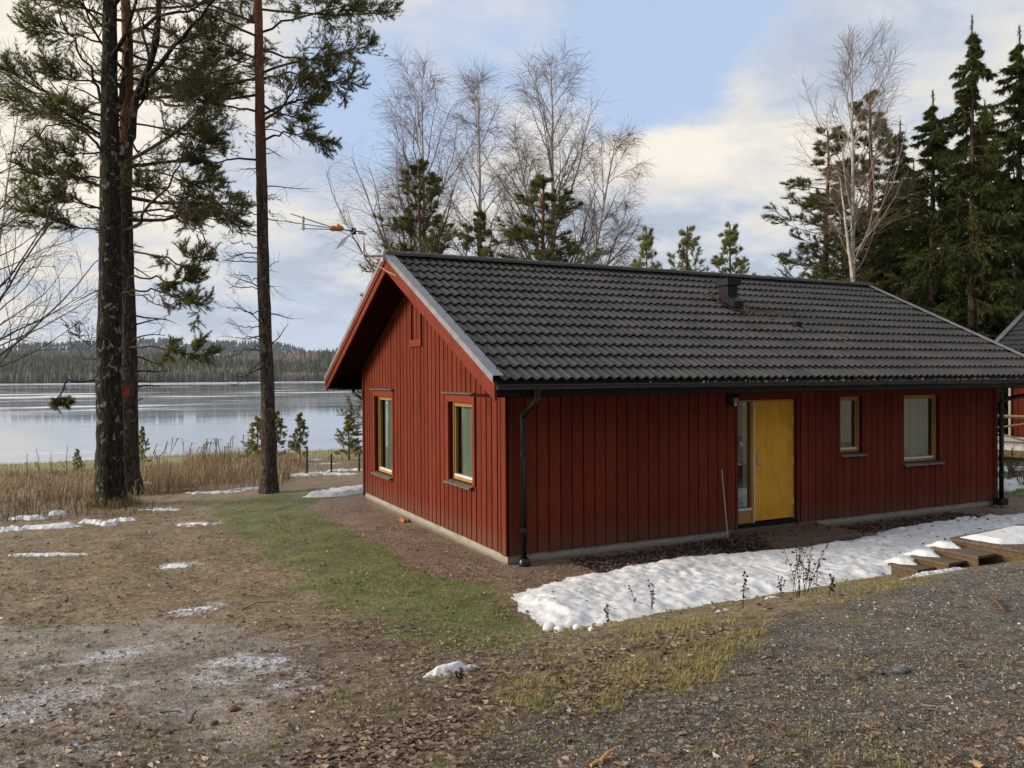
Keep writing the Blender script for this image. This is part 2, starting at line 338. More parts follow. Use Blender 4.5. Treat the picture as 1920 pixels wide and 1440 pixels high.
def terrain(x,y):
    x=np.asarray(x,float); y=np.asarray(y,float); z=base_z(x,y)
    k=1-.75*ss(np.maximum(np.abs(x-5.5)-6.3,np.abs(y-3.6)-4.4),1.2,.2)
    z=z+k*(.045*(fbm(x*1.4,y*1.4,33,3)-.5)*ss(x,1.,-2.)+.07*(fbm(x*.5,y*.5,3)-.5)+.03*(fbm(x*2.2,y*2.2,5)-.5)+.012*(fbm(x*9,y*9,7,3)-.5))
    far=ss(y,8,20); z=z+far*.35*(fbm(x*.13,y*.13,11)-.5)
    return z
def G(u,v):
    d=ray(u,v); t=np.linspace(1.5,70,6000); P=CAM+d*t[:,None]; dz=P[:,2]-base_z(P[:,0],P[:,1]); i=np.argmax(dz<0)
    if dz[i]>=0: i=len(t)-1
    return P[i]
def GP(L): return np.array([G(*q)[:2] for q in L])
def sdf(poly,x,y):                          # signed distance, negative inside
    d=np.full(x.shape,1e9); ins=np.zeros(x.shape,bool); n=len(poly)
    for i in range(n):
        ax,ay=poly[i]; bx,by=poly[(i+1)%n]; ex,ey=bx-ax,by-ay
        t=np.clip(((x-ax)*ex+(y-ay)*ey)/(ex*ex+ey*ey+1e-12),0,1); d=np.minimum(d,np.hypot(x-ax-t*ex,y-ay-t*ey))
        c=((ay>y)!=(by>y))&(x<(bx-ax)*(y-ay)/(by-ay+1e-12)+ax); ins^=c
    return np.where(ins,-d,d)
P_lawn=GP([(1010,1165),(930,1120),(800,1040),(700,980),(655,945),(690,925),(690,890),(610,905),(470,935),(380,960),(440,1000),(520,1050),(600,1110),(720,1150),(800,1210),(930,1230)])
P_gravel=GP([(860,1470),(1000,1350),(1180,1290),(1330,1235),(1480,1165),(1640,1110),(1750,1075),(1930,1045),(2400,1060),(2500,1700),(900,1700)])
P_mud=GP([(-300,1150),(0,1180),(300,1170),(560,1210),(640,1260),(600,1340),(560,1440),(400,1600),(-600,1600),(-500,1300)])
P_bank=GP([(1000,1185),(1100,1175),(1300,1140),(1500,1105),(1680,1065),(1850,1040),(1930,1025),(1930,1050),(1700,1095),(1500,1150),(1420,1200),(1300,1270),(1150,1310),(1000,1330),(960,1260)])
P_litter=GP([(560,1190),(740,1160),(960,1150),(1050,1200),(1400,1160),(1460,1185),(1340,1250),(1200,1330),(1000,1370),(820,1420),(640,1440),(560,1330)])
P_snow=np.array([(-.62,-1.35),(.69,-1.02),(2.3,-.72),(4.0,-1.05),(5.1,-1.1),(6.3,-.95),(7.5,-.62),(9,-.72),(10.5,-.85),(13.5,-.95),(13.5,-3.4),(9,-3.3),(6.4,-3.3),(4.3,-3.1),(3.3,-3.05),(2.5,-3.12),(.9,-3.05),(-.2,-3.12),(-.83,-3.12),(-1.0,-2.7),(-.8,-2.0)])
def masks(x,y):
    nx=x+.5*(fbm(x*1.3,y*1.3,21)-.5)+.22*(fbm(x*6,y*6,22)-.5); ny=y+.5*(fbm(x*1.3,y*1.3,23)-.5)+.22*(fbm(x*6,y*6,24)-.5)
    m={}
    dx=np.maximum(np.maximum(-nx,nx-11.03),0); dy=np.maximum(np.maximum(-ny,ny-7.23),0); dh=np.hypot(dx,dy)
    m['pea']=ss(dh,1.32,1.05)*ss(y,-1.9,-1.3)
    gx=nx+1.1*(fbm(x*.9,y*.9,121)-.5); gy=ny+1.1*(fbm(x*.9,y*.9,123)-.5)
    m['grass']=ss(sdf(P_lawn,gx,gy),.55,-.55)*(1-m['pea']); m['grass']=np.maximum(m['grass'],ss(x,11.8,12.8)*ss(y,-3.5,-2)*.9*(1-m['pea']))
    m['gravel']=ss(sdf(P_gravel,nx,ny),.3,-.25)
    m['mud']=ss(sdf(P_mud,nx,ny),.7,-.4)
    m['bank']=ss(sdf(P_bank,nx,ny),.25,-.1)*(.35+.65*np.maximum(ss(-y,4.25,3.6),ss(fbm(x*1.3,y*1.3,125,3),.50,.62)))
    m['litter']=ss(sdf(P_litter,nx,ny),.5,-.3)
    m['reed']=ss(ny+.12*nx,9.2,11.5)
    m['meadow']=ss(ny,24,30)
    return m
def axis(segs):
    out=[]
    for a,b,s in segs: out+=list(np.arange(a,b,s))
    return np.array(out+[segs[-1][1]])
xs=axis([(-400,-100,50),(-100,-30,10),(-30,-13,1.2),(-13,-9.5,.18),(-9.5,7,.072),(7,14,.15),(14,30,1),(30,100,8),(100,400,50)])
ys=axis([(-60,-20,4),(-20,-9,.5),(-9,-.8,.072),(-.8,9,.13),(9,16,.3),(16,50,.9),(50,90,8)])
X,Y=np.meshgrid(xs,ys); Z=terrain(X,Y)
def grid_faces(nx,ny):
    i=np.arange((ny-1)*nx).reshape(ny-1,nx)[:,:-1].ravel(); return np.stack([i,i+1,i+nx+1,i+nx],1)
mm=masks(X.ravel(),Y.ravel())
def m_ground(g,b):
    p=g.new('ShaderNodeNewGeometry').outputs['Position']
    A=lambda k: g.new('ShaderNodeAttribute',attribute_name=k).outputs['Fac']
    f=g.noise(p,26,5,.7); md=g.noise(p,3.1,6,.62); lg=g.noise(p,.55,4,.6); fi=g.noise(p,90,4,.7)
    v=g.new('ShaderNodeTexVoronoi',{'Vector':p,'Scale':58.}); cell=g.new('ShaderNodeSeparateColor',{0:v.outputs['Color']}).outputs[0]
    v2=g.new('ShaderNodeTexVoronoi',{'Vector':g.vmath('ADD',p,g.scale(g.noise(p,8,3,.6,out=1),(.08,.08,.08))),'Scale':15.}); cell2=g.new('ShaderNodeSeparateColor',{0:v2.outputs['Color']}).outputs[1]
    dirt=g.ramp(f,[(.27,(.080,.052,.028)),(.5,(.215,.152,.082)),(.73,(.40,.305,.18))])
    dirt=g.mix(g.math('MULTIPLY',g.sm(md,.50,.62),.65),dirt,g.mix(f,(.10,.085,.025),(.30,.26,.085)))
    dirt=g.mix(g.math('MULTIPLY',g.sm(lg,.48,.62),.5),dirt,(.20,.120,.060))
    dirt=g.mix(g.math('MULTIPLY',g.sm(cell2,.72,.8),.45),dirt,(.42,.335,.235))
    mud=g.ramp(g.math('ADD',g.math('MULTIPLY',f,.6),g.math('MULTIPLY',md,.4)),[(.33,(.13,.10,.075)),(.52,(.31,.265,.215)),(.70,(.54,.49,.42))])
    lit=g.ramp(cell2,[(0,(.085,.058,.036)),(.5,(.185,.130,.082)),(1,(.28,.215,.145))])
    gr=g.ramp(g.math('ADD',g.math('MULTIPLY',f,.5),g.math('MULTIPLY',md,.5)),[(.3,(.085,.10,.028)),(.55,(.15,.17,.045)),(.75,(.23,.18,.08))])
    grav=g.ramp(cell,[(0,(.040,.035,.028)),(.5,(.095,.081,.062)),(.85,(.165,.142,.108)),(1,(.38,.34,.28))])
    grav=g.mix(g.math('MULTIPLY',g.sm(md,.47,.62),.6),grav,(.20,.15,.085))
    pea=g.ramp(cell,[(0,(.13,.078,.058)),(.5,(.24,.155,.115)),(1,(.37,.27,.21))])
    reed=g.ramp(f,[(.3,(.20,.135,.075)),(.7,(.36,.26,.15))])
    mead=g.ramp(md,[(.3,(.19,.20,.06)),(.6,(.31,.27,.10)),(.75,(.40,.31,.16))])
    def edge(a,w=.3): return g.sm(g.math('ADD',A(a),g.math('MULTIPLY',g.math('SUBTRACT',f,.5),1.3)),.35,.65)
    c=dirt
    c=g.mix(edge('mud'),c,mud); c=g.mix(g.math('MULTIPLY',edge('litter'),.8),c,lit); c=g.mix(edge('gravel'),c,grav)
    c=g.mix(g.math('MULTIPLY',edge('bank'),.75),c,(.17,.145,.06)); c=g.mix(g.math('MULTIPLY',edge('grass'),g.math('SUBTRACT',.95,g.math('MULTIPLY',g.sm(g.noise(p,4.5,6,.7),.50,.66),.75))),c,gr); c=g.mix(edge('pea'),c,pea)
    c=g.mix(edge('reed'),c,reed); c=g.mix(edge('meadow'),c,mead)
    c=g.mix(.35,c,g.mix(1.,c,g.ramp(fi,[(.3,(.5,.5,.5)),(.7,(1.35,1.35,1.35))]),'MULTIPLY'))
    c=g.mix(1.,c,g.ramp(g.noise(p,1.7,5,.7,.4),[(.32,(.60,.58,.55)),(.5,(1,1,1)),(.68,(1.22,1.2,1.18))]),'MULTIPLY')
    # thin ice skins and frozen wet on the mud
    icn=g.noise(g.vmath('ADD',p,(7.7,2.1,0)),1.25,7,.72,.5); ice=A('ice')
    ik=g.sm(g.math('ADD',icn,g.math('MULTIPLY',g.math('SUBTRACT',ice,1.),.30)),.42,.53)
    ik=g.math('MULTIPLY',ik,g.sm(ice,.02,.2)); ik=g.math('MULTIPLY',ik,g.sm(f,.35,.6))
    c=g.mix(g.math('MULTIPLY',ik,.85),c,(.72,.75,.82))
    g.l.new(c,b.inputs['Base Color'])
    wet=g.math('MULTIPLY',A('mud'),g.sm(md,.42,.62))
    r=g.math('SUBTRACT',g.math('SUBTRACT',.70,g.math('MULTIPLY',g.sm(md,.5,.35),.18)),g.math('MULTIPLY',wet,.4)); r=g.math('SUBTRACT',r,g.math('MULTIPLY',ik,.25)); g.put(b.inputs['Roughness'],g.math('MAXIMUM',r,.22))
    h=g.math('ADD',g.math('ADD',g.math('MULTIPLY',f,.9),g.math('MULTIPLY',g.noise(p,9,4,.6),1.6)),g.math('MULTIPLY',g.math('ADD',v.outputs['Distance'],g.math('MULTIPLY',v2.outputs['Distance'],.8)),.45))
    bump(g,b,h,.75,.025)
    b.inputs['Specular IOR Level'].default_value=.5
M['ground']=mat('ground_soil',(.1,.07,.05),.85,.3,m_ground)
ICE=[(250,1225,.8,.8),(520,1300,.5,.9),(60,1330,.9,.8),(480,1390,.5,.6),(690//2,983,.7,.9),(335,1060,.5,1),(150,1040,.4,.35),(360,1145,.75,.9),(440,1260,1.0,1.),(180,1290,1.2,.75),(400,1330,.9,.8),(580,1252,.3,.9),(60,1240,.8,.6),(110,1415,.8,.7),(90,1155,.5,.5),(640,1250,.3,.6)]
ice=np.zeros(X.size)
for u,v,r,a in ICE:
    q=G(u,v); ice=np.maximum(ice,a*ss(np.hypot((X.ravel()-q[0]),(Y.ravel()-q[1])),r*1.3,r*.2))
mm['ice']=ice
ground=mk('ground',np.stack([X,Y,Z],-1).reshape(-1,3),[grid_faces(len(xs),len(ys))],M['ground'],smooth=True,attrs=mm); tag(ground,kind='structure')

# ------------------------------------------------------------------ lake, far shore, hills
def m_lake(g,b):
    p=g.new('ShaderNodeNewGeometry').outputs['Position']; s=g.new('ShaderNodeSeparateXYZ',{0:p})
    L=g.math('LOGARITHM',g.math('MAXIMUM',g.math('ADD',s.outputs[1],10.),5.),math.e)     # patches grow with distance as real floes do from shore
    q=g.scale(p,(.010,.034,1)); a=g.noise(q,1.,7,.62,.6); a2=g.noise(g.scale(p,(.05,.22,1)),1.,5,.6,.3)
    k=g.math('ADD',g.math('MULTIPLY',a,.66),g.math('MULTIPLY',a2,.34)); k=g.math('ADD',k,g.math('MULTIPLY',g.math('MULTIPLY',g.sm(s.outputs[1],70.,130.),g.sm(s.outputs[1],420.,260.)),.045))
    far=g.sm(s.outputs[1],500.,980.)
    snowy=g.sm(g.math('ADD',k,g.math('MULTIPLY',far,.12)),.585,.63)
    pale=g.sm(k,.40,.60)
    c=g.mix(pale,(.16,.19,.23),(.34,.37,.42)); c=g.mix(snowy,c,(.72,.75,.80)); g.l.new(c,b.inputs['Base Color'])
    r=g.math('ADD',.035,g.math('MULTIPLY',pale,.05)); r=g.math('ADD',r,g.math('MULTIPLY',snowy,.5)); g.l.new(r,b.inputs['Roughness'])
    bump(g,b,g.noise(g.scale(p,(.6,.6,1)),1.,3,.6),.04,.02)
M['lake']=mat('frozen_lake',(.12,.14,.18),.05,.5,m_lake); M['lake'].node_tree.nodes['Principled BSDF'].inputs['IOR'].default_value=1.38
lx=np.array([-3000,-600,0,600,3500.]); ly=np.array([41,200,500,900,1130,1500.])
LX,LY=np.meshgrid(lx,ly)
lake=mk('lake',np.stack([LX,LY,LX*0-2.5],-1).reshape(-1,3),[grid_faces(5,6)],M['lake']); tag(lake,kind='structure')
def hillz(x,y):
    s=ss(y,1098,1420); h=34+10*(fbm(x*.0031+5,y*.002,31,3)-.5)*2+ (x<120)*0
    h=h+15*ss(x,150,420)-6*ss(x,60,-60)
    return -2.6+s*h+ (y>1098)*.6
def m_forestfloor(g,b):
    p=g.new('ShaderNodeNewGeometry').outputs['Position']; a=g.noise(p,.02,5,.6); g.l.new(g.ramp(a,[(.3,(.03,.035,.02)),(.7,(.07,.055,.035))]),b.inputs['Base Color'])
M['floor']=mat('forest_floor',(.05,.05,.03),.9,.1,m_forestfloor)
hx=np.arange(-1400,2600,25.); hy=np.array([1085,1097,1100,1120,1160,1220,1280,1340,1400,1430,1500,1700.])
HX,HY=np.meshgrid(hx,hy); hl=mk('hill',np.stack([HX,HY,hillz(HX,HY)],-1).reshape(-1,3),[grid_faces(len(hx),len(hy))],M['floor'],smooth=True); tag(hl,kind='structure')
M['fir']=island([(0,(.034,.044,.026)),(.5,(.062,.074,.038)),(.85,(.10,.105,.052)),(1,(.15,.125,.08))],.8,.1); M['fir'].name='distant_conifers'
M['farbirch']=island([(0,(.15,.105,.085)),(.6,(.22,.16,.13)),(1,(.30,.24,.20))],.8,.1); M['farbirch'].name='distant_bare_birches'
M['farfir']=island([(0,(.045,.065,.065)),(1,(.07,.09,.085))],.8,.1); M['farfir'].name='haze_blue_conifers'  # blue of the hazy distance mixed into the needle colour
rng=np.random.default_rng(5)
def cones(P,H,R,S=4,seed=1):
    r=np.random.default_rng(seed); n=len(P); V=[];F=[]
    L=[(.06,1.),(.45,.72),(.78,.40),(1.,.03)]
    a=np.arange(S)*2*PI/S; rings=[]
    for h,k in L:
        rr=R[:,None]*k*r.uniform(.6,1.3,(n,S)); an=a[None]+r.uniform(0,6,(n,1))*0
        rings.append(np.stack([P[:,0,None]+rr*np.cos(an),P[:,1,None]+rr*np.sin(an),P[:,2,None]+H[:,None]*(h+r.uniform(-.04,.04,(n,S)))],-1))
    V=np.stack(rings,1).reshape(-1,3); K=len(L)
    i=np.arange(n)[:,None,None]*K*S+np.arange(K-1)[None,:,None]*S; j=np.arange(S)[None,None]; j2=(j+1)%S
    return V,np.stack([i+j,i+j2,i+S+j2,i+S+j],-1).reshape(-1,4)
n=9500; fx=rng.uniform(-420,900,n); fy=1100+ (rng.random(n)**1.25)*330
patch=fbm(fx*.008,fy*.012,41,3)
fx0=fx
isb=(patch+.22*ss(np.abs(fx-(255)),170,40)+.12*ss(fy,1180,1104)*0>.70)&(fy>1104)
isb|=(rng.random(n)<.10)
C_=~isb; P=np.stack([fx,fy,hillz(fx,fy)],-1)
V,F=cones(P[C_],rng.uniform(9,17,C_.sum()),rng.uniform(1.9,3.1,C_.sum())); o=mk('conifer_forest',V,[F],M['fir']); tag(o,'dark green conifer forest on the far shore of the lake','forest',kind='stuff')
V1,F1=cones(P[isb],rng.uniform(9,14,isb.sum()),rng.uniform(1.6,2.6,isb.sum()),seed=3)
nb=900; bx_=rng.uniform(-350,950,nb); by_=rng.uniform(1100,1112,nb)
Pt=np.zeros((nb,2,3)); Pt[:,0]=np.stack([bx_,by_,hillz(bx_,by_)],-1); Pt[:,1]=Pt[:,0]+np.stack([rng.uniform(-.4,.4,nb),0*bx_,rng.uniform(8,13,nb)],-1)
o=mk('birch_forest',V1,[F1],M['farbirch']); tag(o,'brown leafless birch woods on the slope across the lake','forest',kind='stuff')
V2,F2=tubes(Pt,np.tile([[.22,.1]],(nb,1)),3); o=mk('shore_birch_trunks',V2,[F2],M['birch']); tag(o,'thin pale birch trunks lining the far shore','trees',kind='stuff')
# a further ridge with snowy clearings on the left
hx=np.arange(-2600,900,40.); hy=np.array([2300,2450,2600,2700,2900.]); HX,HY=np.meshgrid(hx,hy)
def ridz(x,y): return -3+ss(y,2300,2680)*(92+26*(fbm(x*.0022,y*.001,51,3)-.5)+18*ss(np.abs(x-250),500,100))*ss(x,900,450)
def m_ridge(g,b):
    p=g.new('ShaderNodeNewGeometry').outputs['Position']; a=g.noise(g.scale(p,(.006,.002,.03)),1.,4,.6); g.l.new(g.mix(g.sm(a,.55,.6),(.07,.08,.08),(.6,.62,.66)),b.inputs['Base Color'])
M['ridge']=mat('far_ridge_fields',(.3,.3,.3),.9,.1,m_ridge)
hl2=mk('far_ridge',np.stack([HX,HY,ridz(HX,HY)],-1).reshape(-1,3),[grid_faces(len(hx),len(hy))],M['ridge'],smooth=True); tag(hl2,kind='structure')
n=3200; fx=rng.uniform(-700,900,n); fy=rng.uniform(2380,2700,n); kk=fbm(fx*.006,fy*.004,61,3)>.43; fx=fx[kk];fy=fy[kk]
V,F=cones(np.stack([fx,fy,ridz(fx,fy)],-1),rng.uniform(12,20,len(fx)),rng.uniform(3,5,len(fx)),seed=8); o=mk('ridge_forest',V,[F],M['farfir']); tag(o,'wood on the farthest ridge at left, coloured haze blue','forest',kind='stuff')

# the moist winter air over the lake
hb=B() if 'B' in globals() else None
hb.box(-3600,3900,-95,3100,-10,170); hz=hb.out('haze',None); tag(hz,'thin pale winter air over the lake',kind='stuff')
hm=bpy.data.materials.new('haze'); hm.use_nodes=True; g=N(hm.node_tree); g.n.clear()
pv=g.new('ShaderNodeVolumePrincipled',{'Color':(.80,.87,.97),'Density':.00006,'Anisotropy':.2}); g.l.new(pv.outputs[0],g.new('ShaderNodeOutputMaterial').inputs['Volume']); hz.data.materials.append(hm)
# ------------------------------------------------------------------ the red cabin
LEN,WID=11.03,7.23; HR,HE,OV,OG=4.723,2.517,.93,.60
SL=(HR-HE)/(WID/2+OV); ANG=math.atan(SL)
def zroof(y): return HR-abs(y-WID/2)*SL
def tile_mesh(name,w,l):
    n=17; V=[];xs_=np.linspace(-.004,w-.002,n)
    def prof(x): 
        c=np.cos(2*PI*x/(w/2)); return .021*np.sign(c)*abs(c)**.85
    for yy,dz in ((-.002,.036),(l*.5,.018),(l+.03,-.004)):
        for x in xs_: V.append((x,yy,prof(x)+dz))
    for x in xs_: V.append((x,.004,prof(x)+.010))
    F=[]
    for k in (0,1):
        for i in range(n-1): F.append((k*n+i,k*n+i+1,(k+1)*n+i+1,(k+1)*n+i))
    for i in range(n-1): F.append((3*n+i,3*n+i+1,i+1,i))
    return np.array(V),_grp(F)
def roof_tiles(parent,x0,x1,yE,zE,yR,ang,rows,ncol,eye=None,front=True,keep=300,skip=None):
    """tiles of one slope: the nearest `keep` each an object, the rest joined"""
    w=(x1-x0)/ncol; sl=math.hypot(abs(yR-yE),abs(yR-yE)*math.tan(ang)); l=sl/rows
    V,F=tile_mesh('roof_tile',w,l); me=None; T=[]
    for r in range(rows):
        for c in range(ncol):
            x=x0+c*w; s=r*l
            if front: y=yE+s*math.cos(ang)
            else: x=x+w; y=yE-s*math.cos(ang)
            T.append((x,y,zE+s*math.sin(ang)-.045,r,c))
    if eye is None: ind=[]; rest=T
    else:
        T.sort(key=lambda t:(t[0]-eye[0])**2+(t[1]-eye[1])**2); ind=T[:keep]; rest=T[keep:]
    rr=random.Random(4)
    rz=0 if front else PI
    for t in ind:
        if me is None: o=mk('roof_tile',V,F,M['tile'],parent,smooth=False); me=o.data
        else: o=bpy.data.objects.new('roof_tile',me); col.objects.link(o); o.parent=parent
        o.location=(t[0]+rr.uniform(-.002,.002),t[1]+rr.uniform(-.004,.004),t[2]+rr.uniform(-.002,.003)); o.rotation_euler=(ang+rr.uniform(-.004,.004),rr.uniform(-.004,.004),rz+rr.uniform(-.003,.003))
    if rest:
        b=Matrix.Rotation(rz,3,'Z')@Matrix.Rotation(ang,3,'X'); Rm=np.array(b); Vr=V@Rm.T; VV=[];parts=[]
        for t in rest: parts.append((Vr+np.array(t[:3])+np.array([rr.uniform(-.002,.002),rr.uniform(-.004,.004),rr.uniform(-.002,.003)]),F[0]))
        v,f=join(parts); tag(mk('roof_tiles',v,f,M['tile'],parent),kind='stuff')
def holes_boxes(b,axis,a0,a1,z0,z1,o0,o1,holes):
    As=sorted({a0,a1,*[h[0] for h in holes],*[h[1] for h in holes]}); Zs=sorted({z0,z1,*[h[2] for h in holes],*[h[3] for h in holes]})
    for i in range(len(As)-1):
        for k in range(len(Zs)-1):
            ca=(As[i]+As[i+1])/2; cz=(Zs[k]+Zs[k+1])/2
            if any(h[0]<ca<h[1] and h[2]<cz<h[3] for h in holes): continue
            bxa(b,axis,As[i],As[i+1],o0,o1,Zs[k],Zs[k+1])
def bxa(b,axis,a0,a1,o0,o1,z0,z1):
    # o = distance out of the wall face (front wall faces -Y, gable faces -X)
    return b.box(a0,a1,-o1,-o0,z0,z1) if axis=='f' else b.box(-o1,-o0,a0,a1,z0,z1)
cabin=empty('cabin',(0,0,0)); tag(cabin,'near red board cabin with yellow front door, dark tiled roof and concrete plinth','cabin')
HF=[(4.26,5.57,-.02,2.11),(6.62,7.17,1.13,2.13),(8.26,9.28,.87,2.13)]
HG=[(5.17,6.36,.55,2.13),(1.17,2.17,.85,2.12)]
b=B(); b.box(.03,LEN-.03,.03,WID-.03,-.6,-.001); b.out('plinth',M['conc'],cabin)
b=B(); holes_boxes(b,'f',0,LEN,-.0,2.72,-.2,-.03,HF); b.out('wall',M['redback'],cabin)
b=B(); holes_boxes(b,'g',.21,WID-.21,0,2.72,-.2,-.03,HG)
b.hexa([(.03,.2,2.72),(.2,.2,2.72),(.2,WID-.2,2.72),(.03,WID-.2,2.72),(.03,WID/2-.01,zroof(WID/2)-.25),(.2,WID/2-.01,zroof(WID/2)-.25),(.2,WID/2+.01,zroof(WID/2)-.25),(.03,WID/2+.01,zroof(WID/2)-.25)])
b.out('wall',M['redback'],cabin)
b=B(); b.box(.2,LEN-.2,WID-.2,WID-.03,0,2.72); b.box(LEN-.2,LEN-.03,.2,WID-.2,0,2.72)
b.hexa([(LEN-.2,.2,2.72),(LEN-.03,.2,2.72),(LEN-.03,WID-.2,2.72),(LEN-.2,WID-.2,2.72),(LEN-.2,WID/2-.01,4.4),(LEN-.03,WID/2-.01,4.4),(LEN-.03,WID/2+.01,4.4),(LEN-.2,WID/2+.01,4.4)])
b.out('wall',M['redback'],cabin)
rr=random.Random(9)
def plank(axis,a0,a1,z0,z1a,z1b=None,t=.0):
    if z1b is None: z1b=z1a
    o1=rr.uniform(-.003,.003)+t; o0=-.029; b=B()
    zb0=z0+rr.uniform(-.002,.002)
    if axis=='f': b.hexa([(a0,-o1,zb0),(a1,-o1,zb0),(a1,-o0,zb0),(a0,-o0,zb0),(a0,-o1,z1a),(a1,-o1,z1b),(a1,-o0,z1b),(a0,-o0,z1a)])
    else: b.hexa([(-o1,a0,zb0),(-o0,a0,zb0),(-o0,a1,zb0),(-o1,a1,zb0),(-o1,a0,z1a),(-o0,a0,z1a),(-o0,a1,z1b),(-o1,a1,z1b)])
    b.out('plank',M['red'],cabin)
def planks(axis,edges,holes,ztop,trim):
    for a0,a1 in edges:
        segs=[(-.012,None)]
        lo=-.012; cuts=[]
        for h in holes:
            c0=h[0]-trim; c1=h[1]+trim
            ov=min(a1,c1)-max(a0,c0)
            if ov>.03 : cuts.append((h,c0,c1))
        zt0,zt1=ztop(a0),ztop(a1)
        if not cuts: plank(axis,a0,a1,lo,zt0,zt1); continue
        h,c0,c1=cuts[0]
        if h[2]-.0>lo+.1: plank(axis,a0,a1,lo,h[2]-.012)
        zt=h[3]+(.17 if axis=='g' else .19)
        if zt0>zt+.03: plank(axis,a0,a1,zt,zt0,zt1)
        if a0<c0-.035: plank(axis,a0,c0-.012,h[2]-.012,zt,t=.001)
        if a1>c1+.035: plank(axis,c1+.012,a1,h[2]-.012,zt,t=.001)
# front: wide boards left of the door, narrower to the right
ed=[]; a=.115
while a<4.2: ed.append((a,min(a+.176,4.185))); a+=.1955
a=5.66
while a<LEN-.12: ed.append((a,min(a+.158,LEN-.115))); a+=.1755
ed+= [(4.2,4.36),(4.38,4.54),(4.56,4.72),(4.74,4.90),(4.92,5.08),(5.10,5.26),(5.28,5.44),(5.46,5.62)]
planks('f',ed,HF,lambda a:2.66,.0)
ed=[]; a=.115
while a<WID-.12: ed.append((a,min(a+.156,WID-.105))); a+=.1895
planks('g',ed,HG,lambda a: zroof(a)-.24,.09)
for ax,q0,q1 in (('f',-.0,.10),('g',-.024,.10),('f',LEN-.1,LEN),('g',WID-.095,WID)):
    b=B(); bxa(b,ax,q0,q1,-.028,.024,-.015,2.74 if ax=='g' else 2.6); b.out('corner_board',M['redtrim'] if 0 else M['red'],cabin)
# casings round the openings and a frieze under the eave
for h in HG:
    for q0,q1 in ((h[0]-.085,h[0]-.002),(h[1]+.002,h[1]+.085)):
        b=B(); bxa(b,'g',q0,q1,-.028,.012,h[2]-.02,h[3]); b.out('casing',M['redtrim'],cabin)
    b=B(); bxa(b,'g',h[0]-.085,h[1]+.085,-.028,.014,h[3]+.001,h[3]+.145); b.out('casing',M['redtrim'],cabin)
for h in HF:
    b=B(); bxa(b,'f',h[0]-.06,h[1]+.06,-.028,.010,h[3],2.315); b.out('casing',M['red'],cabin)
b=B(); bxa(b,'f',.1,LEN-.1,-.02,.032,2.318,2.60); b.out('frieze',M['redtrim'],cabin)
for h in HF[1:]:
    for q in (h[1]+.003,): 
        b=B(); bxa(b,'f',q,q+.05,-.028,.006,h[2],h[3]); b.out('casing',M['red'],cabin)
# small vent hatch high in the gable
b=B(); b.box(-.034,-.002,3.40,3.99,3.08,3.21); b.out('hatch_board',M['redtrim'],cabin)
for q in (3.42,3.93):
    b=B(); b.box(-.03,-.002,q,q+.055,3.212,3.86); b.out('hatch_board',M['redtrim'],cabin)
b=B(); b.tube([(-.004,3.72,3.62),(-.03,3.72,3.62)],.014,8); b.out('knot_hole_plug',M['yframe'],cabin)
# windows
def window(axis,h,hood=False,rec=.075,blind=True,bottom=.0,dark=False):
    a0,a1,z0,z1=h; f=B(); fw=.046
    def bb(m,*q): return bxa(m,axis,*q)
    fo0,fo1=-.16,-rec
    bb(f,a0,a0+fw,fo0,fo1,z0,z1); bb(f,a1-fw,a1,fo0,fo1,z0,z1); bb(f,a0+fw,a1-fw,fo0,fo1,z1-fw,z1); bb(f,a0+fw,a1-fw,fo0,fo1,z0,z0+fw)
    root=f.out('window',M['yframe'],cabin)
    s=B(); i0,i1,j0,j1=a0+fw+.001,a1-fw-.001,z0+fw+.001,z1-fw-.001; sw=.026; so=-rec-.022
    bb(s,i0,i0+sw,-.14,so,j0,j1); bb(s,i1-sw,i1,-.14,so,j0,j1); bb(s,i0+sw,i1-sw,-.14,so,j1-sw,j1)
    s.out('sash',M['yframe'],root)
    s=B(); bb(s,i0+.001,i1-.001,-.14,so+.012,j0,j0+.035); s.out('sash_rail',M['white'],root)
    g=B(); bb(g,i0+sw,i1-sw,-.122,-.116,j0+.036,j1-sw); g.out('pane',M['glass'],root)
    if blind:
        y0=j0+.0; nn=26; P=np.linspace(i0,i1,nn); V=[];F=[]
        for k,a in enumerate(P):
            d=-.20+.012*math.sin(k*1.9)+.006*math.sin(k*.7)
            for z in (y0+bottom,j1): V.append((a,-d,z) if axis=='f' else (-d,a,z))
        for k in range(nn-1): F.append((2*k,2*k+2,2*k+3,2*k+1))
        mk('curtain',V,_grp(F),M['curtain'],root)
    k=B(); bb(k,a0-.08,a1+.08,-.9,-.36,z0-.05,z1+.05); k.out('room_dark_backing',M['dark'],root)  # box coloured dark in place of an unlit room
    sl=B(); e=.085
    P=[(a0-.03,-rec+.0,z0-.0),(a1+.03,-rec,z0-.0),(a1+.035,e,z0-.035),(a0-.035,e,z0-.035)]
    def pt(a,o,z): return (a,-o,z) if axis=='f' else (-o,a,z)
    top=[pt(*q) for q in P]; bot=[(x,y,z-.03) if i>1 else (x,y,z-.006) for i,(x,y,z) in enumerate(top)]
    sl.hexa([bot[3],bot[2],bot[1],bot[0],top[3],top[2],top[1],top[0]]); sl.out('sill',M['sill'],root)
    if hood:
        hd=B(); 
        top=[pt(a0-.13,.0,z1+.168),(pt(a1+.13,.0,z1+.168)),pt(a1+.13,.075,z1+.150),pt(a0-.13,.075,z1+.150)]; bot=[(x,y,z-.014) for x,y,z in top]
        hd.hexa([bot[3],bot[2],bot[1],bot[0],top[3],top[2],top[1],top[0]]); hd.out('hood',M['sill'],root)
    return root
window('g',HG[0],True); window('g',HG[1],True)
w1=window('f',HF[1],bottom=.12); w2=window('f',HF[2])
